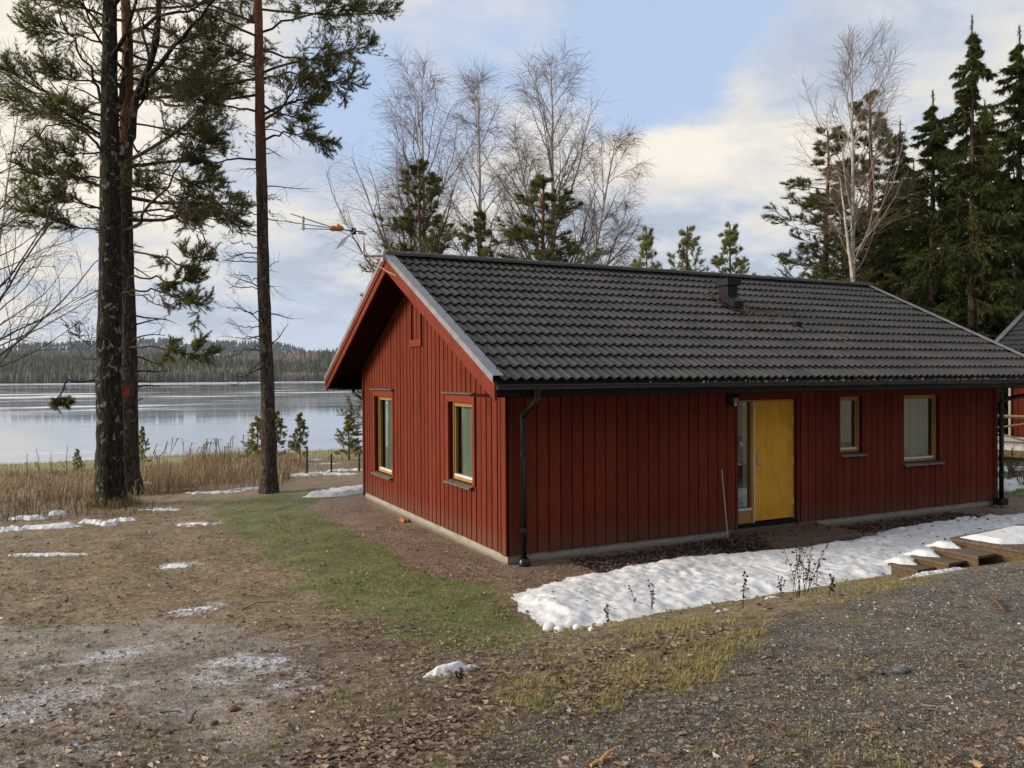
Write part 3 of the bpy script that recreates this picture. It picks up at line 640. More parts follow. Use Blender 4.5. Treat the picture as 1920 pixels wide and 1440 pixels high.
b=B(); bxa(b,'f',9.13,9.16,-.112,-.10,.935,.975); b.out('red_sticker',M['birdbox'],w2)
# entrance
dx0,dx1,dz0,dz1=4.655,5.535,.075,2.085
door=B().box(dx0,dx1,.075,.115,dz0,dz1).out('door',M['yellow'],cabin)
nb_=6; bw=(dx1-dx0)/nb_
for k in range(nb_):
    b=B(); b.box(dx0+k*bw+.0012,dx0+(k+1)*bw-.0012,.067,.0745,dz0,dz1); b.out('door_board',M['yellow'],door)
b=B(); b.box(dx0+.055,dx0+.10,.058,.0668,1.0,1.20); b.out('lock_plate',M['steel'],door)
b=B(); b.tube([(dx0+.078,.065,1.03),(dx0+.078,.02,1.03),(dx0+.10,.012,1.03),(dx0+.20,.012,1.028)],.009,8); b.out('handle',M['steel'],door)
b=B(); b.tube([(dx0+.078,.058,1.13),(dx0+.078,.035,1.13)],.016,10); b.out('lock_cylinder',M['steel'],door)
for z in (.35,1.05,1.75):
    b=B(); b.tube([(dx1+.006,.062,z-.06),(dx1+.006,.062,z+.06)],.009,8); b.out('hinge',M['white'],door)
fr=B(); fr.box(4.26,5.57,.07,.16,2.086,2.11); fr.box(5.537,5.57,.07,.16,.05,2.085); fr.box(4.585,4.652,.05,.16,.05,2.085); fr.box(4.26,4.30,.07,.16,.05,2.085); fr.box(4.30,4.585,.06,.16,.055,.27)
fr=fr.out('door_frame',M['yframe'],cabin)
b=B(); b.box(4.6525,4.6555-.0008,.052,.11,.07,2.08); b.box(4.636,4.6518,.045,.0495,.06,2.085); b.out('weather_strip',M['white'],fr)
b=B(); b.box(4.30,4.585,.045,.09,.272,.305); b.out('glazing_ledge',M['white'],fr)
b=B(); b.box(4.30,4.585,.10,.106,.306,2.083); b.out('pane',M['glass'],fr)
b=B(); b.box(4.50,4.58,.161,.169,.306,2.083); b.out('curtain',M['curtain'],fr)
b=B(); b.box(4.2,5.6,.5,.52,0,2.2); b.box(4.2,5.6,.14+.03,.5,2.12,2.2); b.out('room_dark_backing',M['dark'],fr)  # dark boards stand for the unlit space behind the side pane
b=B(); b.box(4.27,5.56,-.02,.16,.0,.048); b.out('threshold',M['blackmat'],fr)
# roof body, soffits, bargeboards, flashing
x0,x1=-OG,LEN+OG
def slab(b,xa,xb,ya,yb,t0,t1):
    P=[]
    for t in (t1,t0):
        for x,y in ((xa,ya),(xb,ya),(xb,yb),(xa,yb)): P.append((x,y,zroof(y)-t))
    return b.hexa(P)
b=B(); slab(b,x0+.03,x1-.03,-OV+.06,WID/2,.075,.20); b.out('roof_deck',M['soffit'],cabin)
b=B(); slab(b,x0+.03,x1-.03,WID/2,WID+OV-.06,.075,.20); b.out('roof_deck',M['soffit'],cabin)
rr2=random.Random(2)
for ya,yb in ((-OV-.005,WID/2-.001),(WID+OV+.005,WID/2+.001)):
    back=ya>0
    for xa,xb in ((x0-.0,x0+.027),(x1-.027,x1)):
        if back or xa>0:
            b=B(); slab(b,xa-.024,xb,ya,yb,.05,.155); b.out('bargeboard',M['redtrim'],cabin)
            b=B(); slab(b,xa,xb,ya,yb,.165,.30); b.out('bargeboard',M['redtrim'],cabin)
        else:
            b=B(); slab(b,xa-.012,xb,ya,yb,.07,.30); b.out('bargeboard',M['redtrim'],cabin)
    # folded flashing along the verge, screwed to the board
    for xa,xb in ((x0-.035,x0+.12),(x1-.12,x1+.035)):
        ys_=np.linspace(ya,yb,4)
        for k in range(3):
            b=B(); q0,q1=sorted((ys_[k],ys_[k+1])); slab(b,xa,xb,q0+.002,q1-.002,-.028-.001*k,-.022-.001*k)
            ox=xa if xa<0 else xb-.004
            slab(b,ox,ox+.004,q0+.002,q1-.002,-.022,.07); b.out('verge_flashing',M['flash'],cabin)
    if not back:
        for k in range(13):
            t=(k+.5)/13; y=ya+(yb-ya)*t
            b=B(); b.tube([(x0+.10,y,zroof(y)+.03),(x0+.10,y,zroof(y)+.042)],.008,6); b.out('screw',M['screw'],cabin)
roof_tiles(cabin,x0+.06,x1-.06,-OV,HE,WID/2-.03,ANG,13,40,eye=(-3,-1),keep=296)
roof_tiles(cabin,x0+.06,x1-.06,WID+OV,HE,WID/2+.03,ANG,13,40,front=False)
# ridge tiles
b=B(); b.box(x0+.05,x1-.05,WID/2-.09,WID/2+.09,HR-.16,HR-.012); b.out('ridge_filler',M['blackmat'],cabin)  # added filler, stops sky light showing under the ridge tiles
xr=x0-.02; k=0; me=None
n=30; wl=(x1-x0+.04)/n
for k in range(n):
    if me is None:
        V=[];F=[]; S=9
        for i,(xx,sc) in enumerate(((0,1.09),(wl*.5,1.03),(wl+.03,.97))):
            for j in range(S):
                a=PI*j/(S-1); V.append((xx,-.135*math.cos(a)*sc,(.085*math.sin(a)**.7)*sc-.045))
        for j in range(S):
            a=PI*j/(S-1); V.append((0,-.120*math.cos(a)*1.05,(.070*math.sin(a)**.7)-.045))
        for i in range(2):
            for j in range(S-1): F.append((i*S+j,(i+1)*S+j,(i+1)*S+j+1,i*S+j+1))
        for j in range(S-1): F.append((3*S+j,j,j+1,3*S+j+1))
        o=mk('ridge_tile',V,_grp(F),M['tile'],cabin); me=o.data
    else: o=bpy.data.objects.new('ridge_tile',me); col.objects.link(o); o.parent=cabin
    o.location=(xr+k*wl,WID/2,HR+.012); o.rotation_euler=(0,rr2.uniform(-.006,.006),rr2.uniform(-.008,.008))
# eave: fascia, gutter with brackets, downpipes
for s_,yw in ((1,-OV),(-1,WID+OV)):
    b=B(); b.box(x0+.03,x1-.03,yw+s_*.055,yw+s_*.03,HE-.25,HE-.03); b.out('fascia',M['blackmat'],cabin)
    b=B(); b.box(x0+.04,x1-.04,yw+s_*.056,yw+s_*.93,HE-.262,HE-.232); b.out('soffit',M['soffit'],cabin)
def gutter(yc,zc):
    n=11; V=[];F=[]
    for x in (x0+.0,x1+.02):
        for r in (.062,.058):
            for j in range(n):
                a=PI+PI*j/(n-1); V.append((x,yc+r*math.cos(a),zc+r*math.sin(a)*1.05))
    for j in range(n-1):
        F.append((j,j+1,2*n+j+1,2*n+j)); F.append((n+j,3*n+j,3*n+j+1,n+j+1))
    for j in (0,n-1): F.append((j,n+j,3*n+j,2*n+j))
    g=mk('gutter',V,_grp(F),M['black'],cabin,smooth=False)
    b=B(); b.tube([(x0,yc-.062,zc+.004),(x1+.02,yc-.062,zc+.004)],.008,6); b.out('gutter_bead',M['black'],g)
    for xx in (x0,x1+.016):
        b=B(); P=[(xx,yc+.06*math.cos(PI+PI*j/8),zc+.06*math.sin(PI+PI*j/8)) for j in range(9)]; P2=[(x+.004,y,z) for x,y,z in P]
        b.add(P+P2,[tuple(range(9)),tuple(range(17,8,-1))]); b.out('end_cap',M['black'],g)
    x=x0+.3
    while x<x1:
        b=B(); b.tube([(x,yc+.066*math.cos(a),zc+.071*math.sin(a)) for a in np.linspace(PI,2*PI,7)],.006,4); b.out('bracket',M['black'],g); x+=.62
    return g
gut=gutter(-OV-.055,HE-.105); gutter(WID+OV+.055,HE-.105)
def downpipe(P,foot=True,shoe=None):
    b=B(); b.tube(P,.043,12); o=b.out('downpipe',M['black'],cabin,smooth=True)
    top,bot=P[0],P[-1]
    b=B(); b.tube([(top[0],top[1],top[2]+.06),(top[0],top[1],top[2]+.01),(top[0],top[1],top[2]-.05)],[.062,.058,.044],12); b.out('outlet',M['black'],o)
    return o
def elbow(P,r=.09,n=5):
    out=[P[0]]
    for i in range(1,len(P)-1):
        a,b_,c=[np.array(q,float) for q in P[i-1:i+2]]; u=(a-b_)/np.linalg.norm(a-b_); v=(c-b_)/np.linalg.norm(c-b_); s=b_+u*r; e=b_+v*r
        for t in np.linspace(0,1,n): out.append(tuple((1-t)**2*s+2*t*(1-t)*b_+t*t*e))
    out.append(P[-1]); return out
GY=-OV-.055
pipe1=downpipe(elbow([(-.02,GY,HE-.17),(-.02,GY,HE-.30),(.215,-.115,1.98),(.215,-.115,-.10)]))
for z in (1.42,.36,):
    b=B(); b.tube([(.215,-.115,z-.03),(.215,-.115,z+.03)],.050,12); b.tube([(.215,-.08,z),(.215,.0,z)],.012,6); b.out('pipe_clip',M['black'],pipe1)
b=B(); b.tube([(.215,-.115,1.93),(.215,-.115,1.99)],.048,12); b.out('pipe_sleeve',M['black'],pipe1)
b=B(); b.tube([(.215,-.115,-.03),(.215,-.12,-.06),(.215,-.13,-.12),(.215,-.13,-.19),(.215,-.13,-.22)],[.05,.075,.088,.075,.04],12); b.out('pipe_shoe',M['black'],pipe1,smooth=True)
pipe2=downpipe(elbow([(LEN+.45,GY,HE-.17),(LEN+.45,GY,HE-.28),(LEN-.03,-.115,2.0),(LEN-.03,-.115,.0)]))
for z in (1.6,.5):
    b=B(); b.tube([(LEN-.03,-.115,z-.03),(LEN-.03,-.115,z+.03)],.050,12); b.out('pipe_clip',M['black'],pipe2)
b=B(); b.box(LEN-.18,LEN+.06,-.20,-.04,-.10,.03); b.out('pipe_shoe',M['black'],pipe2)
b=B(); b.tube([(.05,WID+OV+.05,HE-.2),(.05,WID+OV+.05,HE-.35),(.05,WID+.1,2.0),(.05,WID+.1,-.1)],.043,10); b.out('downpipe',M['black'],cabin)
# roof vent hood with cap and front spout; small vent ring
cx_,cy_=5.80,1.98; zc_=zroof(cy_)
vh=B().box(cx_-.12,cx_+.12,cy_-.13,cy_+.13,zc_-.08,zc_+.34).out('vent_hood',M['blackmat'],cabin)
b=B(); b.box(cx_-.17,cx_+.17,cy_-.18,cy_+.18,zc_+.34,zc_+.45); b.box(cx_-.15,cx_+.15,cy_-.16,cy_+.16,zc_+.451,zc_+.47); b.out('cap',M['blackmat'],vh)
b=B(); b.hexa([(cx_-.115,cy_-.30,zc_-.10),(cx_+.115,cy_-.30,zc_-.10),(cx_+.115,cy_-.131,zc_-.04),(cx_-.115,cy_-.131,zc_-.04),(cx_-.115,cy_-.30,zc_+.02),(cx_+.115,cy_-.30,zc_+.02),(cx_+.115,cy_-.131,zc_+.13),(cx_-.115,cy_-.131,zc_+.13)]); b.out('spout',M['blackmat'],vh)
b=B(); slab(b,cx_-.22,cx_+.22,cy_-.42,cy_+.26,-.035,-.020); b.out('vent_apron',M['blackmat'],vh)
vx,vy=6.62,1.02; vz=zroof(vy); b=B(); b.tube([(vx,vy,vz-.02),(vx,vy-.02,vz+.065),(vx,vy-.02,vz+.07)],[.09,.085,.07],14,cap=False); b.tube([(vx,vy,vz-.02),(vx,vy,vz+.03)],[.06,.06],10); b.out('roof_vent',M['black'],cabin)
# leaves and a few scraps of snow lying on the roof and in the gutter
def leaves(P,Nrm,size,seed,tilt=.35):
    """small curled leaf blades, six corners each"""
    r=np.random.default_rng(seed); n=len(P)
    a=r.uniform(0,2*PI,n); up=Nrm+r.normal(0,tilt,(n,3)); up/=np.linalg.norm(up,axis=1,keepdims=True)
    t=np.stack([np.cos(a),np.sin(a),np.zeros(n)],1); t-=up*(t*up).sum(1,keepdims=True); t/=np.linalg.norm(t,axis=1,keepdims=True); s=np.cross(up,t)
    S=size[:,None]; asp=r.uniform(.55,.9,n)[:,None]; cu=r.uniform(-.10,.40,n)[:,None]; cu2=r.uniform(-.05,.25,n)[:,None]
    def q(x,y,k): return P+t*S*x+s*S*asp*y+up*S*k
    V=np.stack([q(-.5,0,cu2),q(-.12,-.46,cu),q(.28,-.34,cu*.8),q(.55,0,cu2*1.4),q(.28,.34,cu*.8),q(-.12,.46,cu)],1).reshape(-1,3)
    i=np.arange(n)*6
    F=np.concatenate([np.stack([i,i+1,i+2,i+3],1),np.stack([i,i+3,i+4,i+5],1)]); return V,F
rg=np.random.default_rng(3)
def roofpts(cx,cy,sx,sy,n): 
    x=rg.normal(cx,sx,n); y=rg.normal(cy,sy,n); return np.stack([x,y,HR-np.abs(y-WID/2)*SL+.02+rg.uniform(0,.02,n)],1)
P=np.concatenate([roofpts(5.60,2.22,.10,.12,60),roofpts(5.78,1.52,.10,.14,32),roofpts(6.0,1.25,.12,.06,14),roofpts(6.9,1.5,.7,.35,26),roofpts(6.4,1.2,.25,.2,14)])
V,F=leaves(P,np.tile([[0,-.43,.9]],(len(P),1)),rg.uniform(.03,.06,len(P)),4)
M['roofleaf']=island([(0,(.14,.05,.025)),(.6,(.28,.12,.05)),(1,(.42,.25,.12))],.6,.3); M['roofleaf'].name='orange_brown_leaves'
tag(mk('roof_leaves',V,[F],M['roofleaf']),'orange brown leaves caught around the black roof vent','leaves',kind='stuff')
x=np.concatenate([rg.normal(4.4,.9,140),rg.normal(7.0,1.4,260),rg.normal(9.2,.8,120),rg.uniform(1,11,80)]); x=x[(x>0)&(x<11.3)]
P=np.stack([x,rg.normal(GY,.022,len(x)),HE-.105+rg.uniform(-.03,.035,len(x))],1); V,F=leaves(P,np.tile([[0,0,1.]],(len(P),1)),rg.uniform(.03,.055,len(P)),6,.8)
tag(mk('gutter_leaves',V,[F],M['leaf']),'dead leaves filling the long black gutter','leaves',kind='stuff')

# antenna on its bent tube at the gable peak
an=empty('antenna',(-.62,WID/2-.05,HR-.02)); tag(an,'aluminium television antenna with orange centre piece on the gable peak','antenna')
# local frame: x points out of the gable (-X world) handled directly in local coordinates
def lt(name,pts,r,m,parent=an,n=8):
    b=B(); b.tube(pts,r,n); return b.out(name,m,parent)
lt('wall_tube',[(.04,0,-.02),(-.34,-.05,-.06),(-.40,-.055,-.04),(-.41,-.055,.02),(-.41,-.055,.40)],.021,M['galv'])
b=B(); b.box(-.06,.0,-.05,.05,-.13,.04); b.out('bracket',M['galv'],an)
lt('clamp',[(-.36,-.055,.33),(-.50,-.055,.33)],.02,M['alu'])
lt('boom',[(-.40,-.055,.355),(-.62,-.06,.36),(-1.0,-.07,.375)],.011,M['blackmat'])
O=np.array([-.98,-.07,.375])
for j,(dx,dy,dz,s0) in enumerate(((-.62,.0,.15,.02),(-.64,.0,.03,0),(-.46,.0,-.045,-.02))):
    lt('director_bar',[tuple(O+(0,0,s0)),tuple(O+np.array((dx*1.1,-.30*0+dy,dz+s0+.02)))],.0075,M['blackmat'],n=6)
b=B(); b.tube([tuple(O+(-.02,0,.0)),tuple(O+(.02,0,0)),tuple(O+(.09,0,-.0)),tuple(O+(.17,0,.01)),tuple(O+(.22,0,.01))],[.03,.05,.045,.055,.02],10); b.out('orange_housing',M['orange'],an)
b=B(); b.tube([tuple(O+(.13,0,.03)),tuple(O+(.12,0,.085))],[.05,.02],8); b.out('housing_cap',M['orange'],an)
b=B(); c0=O+np.array((-.47,0,.045)); b.tube([tuple(c0+(0,0,-.115)),tuple(c0+(0,0,-.04)),tuple(c0+(.0,0,.0)),tuple(c0+(0,0,.04)),tuple(c0+(0,0,.115))],[.02,.026,.016,.026,.02],8); b.out('spacer_disc',M['cream'],an)
Rj=np.array([-.60,-.06,.36])
for k in range(6):
    t=(k-2.5)*.09
    lt('reflector_rod',[tuple(Rj+(.02,t*.35,.0)),tuple(Rj+(-.10-.02*0,t+.0,.14)),tuple(Rj+(-.17,t*1.2,.36+.01*k))],.006,M['alu'],n=5)
    lt('reflector_rod',[tuple(Rj+(.02,t*.35,.0)),tuple(Rj+(-.12,t,-.12)),tuple(Rj+(-.24,t*1.2,-.30))],.006,M['alu'],n=5)
for s in (1,-1):
    for q in (.45,.85):
        c1=Rj+np.array((-.17*q-.03,0,.36*q)) if s>0 else Rj+np.array((-.24*q,0,-.30*q)); lt('reflector_rod',[tuple(c1+(0,-.27,0)),tuple(c1+(0,.27,0))],.005,M['alu'],n=5)
b=B(); b.box(Rj[0]-.02,Rj[0]+.05,Rj[1]-.03,Rj[1]+.03,Rj[2]-.06,Rj[2]+.05); b.out('reflector_joint',M['blackmat'],an)
cb=[(-1.03+.62,3.6,4.66),(-.85,3.5,4.50),(-.72,3.30,4.33),(-.63,3.02,4.19),(-.55,2.75,4.12)]
cb=[(-1.03,WID/2-.1,4.95),(-1.0,WID/2-.12,4.72),(-.85,3.42,4.50),(-.70,3.2,4.35),(-.58,2.95,4.24)]
b=B(); b.tube([tuple(q) for q in cb],.007,6); o=b.out('antenna_cable',M['cream']); tag(o,'thin pale cable drooping from the antenna into the gable','cable')

# wall lantern, bell, pole, pot, step
lp=empty('wall_lamp',(4.06,-.03,2.18)); tag(lp,'black glazed wall lantern left of the yellow door','wall lamp')
b=B(); b.box(-.045,.045,.0,.03,-.16,.02); b.tube([(0,0,-.1),(0,-.08,-.13),(0,-.12,-.09)],.012,6); b.out('wall_bracket',M['blackmat'],lp)
b=B(); b.tube([(0,-.12,.055),(0,-.12,.03),(0,-.12,-.005),(0,-.12,-.015)],[.01,.05,.085,.085],8); b.out('lamp_roof',M['blackmat'],lp)
b=B(); b.tube([(0,-.12,-.016),(0,-.12,-.15)],[.066,.042],6); b.out('lamp_glass',M['lampglass'],lp)
b=B(); b.tube([(0,-.12,-.151),(0,-.12,-.175)],[.046,.03],6)
for j in range(6):
    a=j*PI/3; b.tube([(.068*math.cos(a),-.12+.068*math.sin(a),-.016),(.044*math.cos(a),-.12+.044*math.sin(a),-.15)],.004,4)
b.out('lamp_cage',M['blackmat'],lp)
b=B(); b.tube([(0,-.12,-.05),(0,-.12,-.12)],.018,8); b.out('bulb',M['white'],lp)
be=empty('door_bell',(4.235,-.02,1.42)); tag(be,'small hanging bell with wrought hook beside the entrance pane','bell')
b=B(); b.tube([(-.07,.0,.08),(-.05,-.04,.10),(.0,-.05,.085),(.03,-.05,.05),(.01,-.05,.03)],.006,5); b.tube([(-.06,.0,-.03),(-.04,-.02,.02),(-.02,-.04,.07)],.006,5); b.out('hook',M['blackmat'],be)
b=B(); b.tube([(.01,-.05,.03),(.01,-.05,.01),(.01,-.05,-.03),(.01,-.05,-.055)],[.008,.024,.03,.045],10); b.out('bell_cup',M['steel'],be)
q0=np.array((3.62,-.62,-.10)); 
pd=ray(1365,1009); pb=CAM+pd*((-.26-CAM[1])/pd[1]); pd=ray(1353,880); pt_=CAM+pd*((-.035-CAM[1])/pd[1]); b=B(); b.tube([(pb[0],pb[1],pb[2]-.03),tuple((pb+pt_)/2),tuple(pt_)],[.013,.012,.010],8); tag(b.out('pole',M['stick']),'thin weathered pole leaning on the red wall left of the door','pole')
pt=empty('terracotta_pot',(-.07,4.25,-.24)); tag(pt,'small broken terracotta pot lying against the gable plinth','pot')
b=B(); b.tube([(0,-.06,.05),(0,0,.055),(0,.07,.06)],[.04,.05,.062],10,cap=False); b.tube([(0,-.06,.05),(0,-.055,.05)],[.04,.03],10); b.out('bowl',M['terra'],pt)
b=B(); b.tube([(0,.07,.06),(0,.09,.061)],[.068,.07],10,cap=False); b.out('rim',M['terra'],pt)
dk=empty('entrance_deck',(4.07,-1.02,-.12)); tag(dk,'low dark wet plank deck in front of the yellow door','deck')
n=9; wd=.105
for k in range(n):
    b=B(); b.box(rr.uniform(-.006,.006),1.86+rr.uniform(-.01,.01),k*.112,k*.112+wd,.05+rr.uniform(-.003,.003),.082); b.out('plank',M['wetwood'],dk)
b=B(); b.box(.01,1.85,-.022,-.002,-.08,.075); b.box(-.022,.0,-.02,1.0,-.08,.072); b.out('frame',M['wetwood'],dk)

# stairs from the snow strip up to the boardwalk on the bank
st=empty('garden_stairs',(0,0,0)); tag(st,'four brown wooden steps climbing out of the snow to the gravel','stairs')
C4=[(3.38,-3.55,.25),(3.66,-3.64,.335),(3.95,-3.70,.42)]
for i,(x,y,z) in enumerate(C4):
    wd_=(.40,.50,.60)[i]; b=B(); b.box(x,x+.34,y-wd_,y,z-.028,z); b.out('tread',M['wetwood'],st)
    b=B(); b.box(x+.035,x+.055,y-wd_+.02,y-.02,z-.20,z-.029); b.out('riser',M['oldwood'],st)
x,y,z=4.27,-3.72,.505
wk=empty('boardwalk',(x,y,z)); tag(wk,'snow covered boardwalk of brown planks above the steps','boardwalk'); wk.rotation_euler=(0,0,.075)
for k in range(7):
    b=B(); b.box(0,3.6,-.125*(k+1)+.004,-.125*k,-.032,0); b.out('plank',M['wetwood'],wk)
b=B(); b.box(.03,.055,-.86,-.02,-.27,-.033); b.out('end_board',M['oldwood'],wk)
b=B(); b.box(.056,3.5,-.86,-.83,-.30,-.033); b.box(.056,3.5,-.05,-.02,-.3,-.033); b.out('side_board',M['oldwood'],wk)
# ------------------------------------------------------------------ second cabin, right
def cabin2():
    c=at(1852,655,25.5); az=math.radians(80)     # local +Y (up the slope) points to azimuth 80 deg
    zb=.22; root=empty('cabin',(float(c[0]),float(c[1]),zb),-az)
    tag(root,'far red cabin with dark tiled roof at the right edge behind the near cabin','cabin')
    eave=float(c[2])-zb; L2=11.; Wd=7.2; ov=.5; zr=eave+(Wd/2+ov)*math.tan(ANG)
    # local origin is the left end of the eave; wall stands ov behind it
    b=B(); b.box(.5,L2,ov+.03,ov+Wd,-.5,0); b.out('plinth',M['conc'],root)
    b=B(); b.box(.5,L2,ov+.03,ov+Wd,0,eave-.05); 
    b.hexa([(.5,ov+.03,eave-.05),(L2,ov+.03,eave-.05),(L2,ov+Wd,eave-.05),(.5,ov+Wd,eave-.05),(.5,ov+Wd/2-.02,zr-.35),(L2,ov+Wd/2-.02,zr-.35),(L2,ov+Wd/2+.02,zr-.35),(.5,ov+Wd/2+.02,zr-.35)]); b.out('wall',M['redback'],root)
    x=.5
    while x<7.:
        b=B(); b.box(x,x+.165,ov,ov+.029,-.02,eave-.1); b.out('plank',M['red'],root); x+=.19
    def sl2(b,xa,xb,ya,yb,t0,t1):
        P=[]
        for t in (t1,t0):
            for x,y in ((xa,ya),(xb,ya),(xb,yb),(xa,yb)): P.append((x,y,zr-abs(y-ov-Wd/2)*math.tan(ANG)-t))
        return b.hexa(P)
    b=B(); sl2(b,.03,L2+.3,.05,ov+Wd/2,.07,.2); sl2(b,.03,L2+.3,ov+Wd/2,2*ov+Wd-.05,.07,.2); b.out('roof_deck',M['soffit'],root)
    b=B(); sl2(b,-.03,.13,-.01,ov+Wd/2,-.035,-.028); sl2(b,-.03,.0,-.01,ov+Wd/2,-.028,.07); b.out('verge_flashing',M['flash'],root)
    b=B(); sl2(b,.0,.029,-.01,ov+Wd/2,.08,.30); b.out('bargeboard',M['redtrim'],root)
    b=B(); b.tube([(0,-.06,eave-.1),(L2,-.06,eave-.1)],.06,8); b.box(.03,L2,.02,.045,eave-.24,eave-.04); b.out('gutter',M['black'],root)
    b=B(); b.box(.44,.5,ov-.1,ov-.04,-.1,eave-.2); b.out('downpipe',M['galv'],root)
    roof_tiles(root,.06,L2,0,eave,ov+Wd/2-.03,ANG,12,36,eye=(0,1),keep=200)
    roof_tiles(root,.06,L2,2*ov+Wd,eave,ov+Wd/2+.03,ANG,12,36,front=False)
    b=B(); b.tube([(0,ov+Wd/2,zr+.0),(L2,ov+Wd/2,zr+.0)],.11,8); b.out('ridge',M['tile'],root)
    # wooden porch deck with rail
    pr=empty('porch',(0,0,0)); tag(pr,'small wooden porch with railing and snow on its boards at the far cabin','porch')
    def P(x,y,z): 
        q=np.array([math.cos(-az)*x-math.sin(-az)*y+c[0],math.sin(-az)*x+math.cos(-az)*y+c[1],z+zb]); return tuple(float(t) for t in q)
    def bar(name,a,b_,r,m): 
        b=B(); b.tube([P(*a),P(*b_)],r,4); b.out(name,m,pr)
    M['pale']=mat('pale_timber',(.3,.22,.12),.7,.3,wood((.34,.24,.12),(.24,.17,.08)))
    for x in (1.55,3.2): bar('post',(x,-.9,-.2),(x,-.9,1.02),.065,M['pale'])
    bar('rail',(.2,-.9,1.02),(3.3,-.9,1.02),.05,M['pale']); bar('rail',(.2,-.9,.25),(3.2,-.9,.25),.03,M['pale']); bar('brace',(1.6,-.9,.85),(.3,-.9,.6),.03,M['pale']); bar('brace',(.3,-.95,.6),(1.5,-.95,.3),.03,M['pale'])
    b=B(); b.hexa([P(.1,-1.1,-.18),P(3.4,-1.1,-.18),P(3.4,.45,-.18),P(.1,.45,-.18),P(.1,-1.1,.0),P(3.4,-1.1,.0),P(3.4,.45,.0),P(.1,.45,.0)]); b.out('floor',M['pale'],pr)
    b=B(); b.hexa([P(.1,-.8,.002),P(3.3,-.8,.002),P(3.3,.4,.002),P(.1,.4,.002),P(.15,-.72,.20),P(3.2,-.72,.2),P(3.2,.38,.32),P(.15,.38,.32)]); tag(b.out('snow_on_porch',M['snow']),'snow lying on the porch floor of the far cabin','snow')
cabin2()

# ------------------------------------------------------------------ snow
def snow(label,poly=None,center=None,rx=.5,ry=.3,rot=0,th=.05,res=.03,seed=1,lump=.02,zfun=None,edge=.16,group=None,name='snow_patch',rag=.15):
    if poly is None:
        a=np.linspace(0,2*PI,18,endpoint=False); r=1+.35*(np.random.default_rng(seed).random(18)-.5)
        px=rx*r*np.cos(a); py=ry*r*np.sin(a); poly=np.stack([center[0]+px*math.cos(rot)-py*math.sin(rot),center[1]+px*math.sin(rot)+py*math.cos(rot)],1)
    x0,y0=poly.min(0)-.1; x1,y1=poly.max(0)+.1
    xs=np.arange(x0,x1,res); ys=np.arange(y0,y1,res); X,Y=np.meshgrid(xs,ys)
    q=2.4 if max(rx,ry)>1.2 or center is None else 2.6/max(min(rx,ry)*3.,.25)
    d=sdf(poly,X+rag*(fbm(X*q,Y*q,seed+9)-.5)+rag*.5*(fbm(X*q*3.7,Y*q*3.7,seed+19)-.5),Y+rag*(fbm(X*q,Y*q,seed+29)-.5)+rag*.5*(fbm(X*q*3.7,Y*q*3.7,seed+39)-.5))
    base=zfun(X,Y) if zfun else terrain(X,Y)
    # trampled, part melted: a cell pattern of footprints and lumps
    r=np.random.default_rng(seed); cs=.19; gx=(X+.16*fbm(X*3,Y*3,seed+70))/cs; gy=(Y+.16*fbm(X*3,Y*3,seed+71))/cs*.85; f1=np.full(X.shape,9.)
    for ox in (-1,0,1):
        for oy in (-1,0,1):
            ix=np.floor(gx)+ox; iy=np.floor(gy)+oy
            jx=vn(ix*7.3+.5,iy*3.1+.5,seed+50); jy=vn(ix*2.9+.5,iy*8.7+.5,seed+51); f1=np.minimum(f1,np.hypot(ix+jx-gx,iy+jy-gy))
    t=th*ss(-d,0,edge)*(.8+.4*fbm(X*1.5,Y*1.5,seed))
    z=base+t+ss(-d,0,edge)*(lump*(.8-1.2*np.clip(f1,0,1))*1.6*ss(fbm(X*1.3,Y*1.3,seed+77),.42,.62)+lump*2.2*(fbm(X*3.1,Y*3.1,seed+3,5)-.5)+lump*1.6*(.5-np.abs(fbm(X*8,Y*8,seed+4,4)-.5)*4)*.5)+.004
    z=np.where(d>0,base-.012,z)
    F=grid_faces(len(xs),len(ys)); ok=(d.ravel()[F]<.02).any(1); F=F[ok]
    u,inv=np.unique(F,return_inverse=True); V=np.stack([X,Y,z],-1).reshape(-1,3)[u]; F=inv.reshape(-1,4)
    return tag(mk(name,V,[F],M['snow'],smooth=True),label,'snow',group)
snow('long trampled strip of white snow in front of the cabin',poly=P_snow,th=.085,res=.031,lump=.026,edge=.42,name='snow_bank',rag=.34)
wz=.505
def wkz(X,Y): return np.full(X.shape,wz+.002)
def rotp(P,o,a): P=np.array(P); return np.stack([o[0]+P[:,0]*math.cos(a)-P[:,1]*math.sin(a),o[1]+P[:,0]*math.sin(a)+P[:,1]*math.cos(a)],1)
snow('smooth sheet of snow lying on the boardwalk planks',poly=rotp([(.10,-.07),(1.2,-.06),(1.6,-.20),(2.0,-.22),(2.4,-.05),(3.5,-.1),(3.5,-.62),(1.9,-.66),(1.4,-.80),(.6,-.78),(.12,-.55)],(4.27,-3.72),.075),th=.045,lump=.006,zfun=wkz,edge=.12,res=.025,seed=4,rag=.06)
for i,(x,y,z) in enumerate(C4):
    snow('snow on the %s step of the garden stairs'%('lowest','second','third')[i],poly=np.array([(x+.05,y+.1),(x+.33,y+.12),(x+.33,y-.16),(x+.22,y-.24),(x+.08,y-.12)]),th=.045,lump=.006,zfun=lambda X,Y,z=z: np.full(X.shape,z+.002),edge=.1,res=.02,seed=6+i,rag=.05)
def sp(u,v,rx,ry,rot,label,th=.05,seed=1,**k):
    g=G(u,v); return snow(label,center=(g[0],g[1]),rx=rx,ry=ry,rot=rot,th=th,seed=seed,**k)
sp(655,922,1.15,.50,.5,'snow patch by the lake side corner of the cabin',.09,11,res=.06,lump=.03)
sp(838,1262,.17,.09,.1,'small white snow lump among dead leaves in the foreground',.055,12,res=.012,lump=.006,edge=.06,rag=.04)
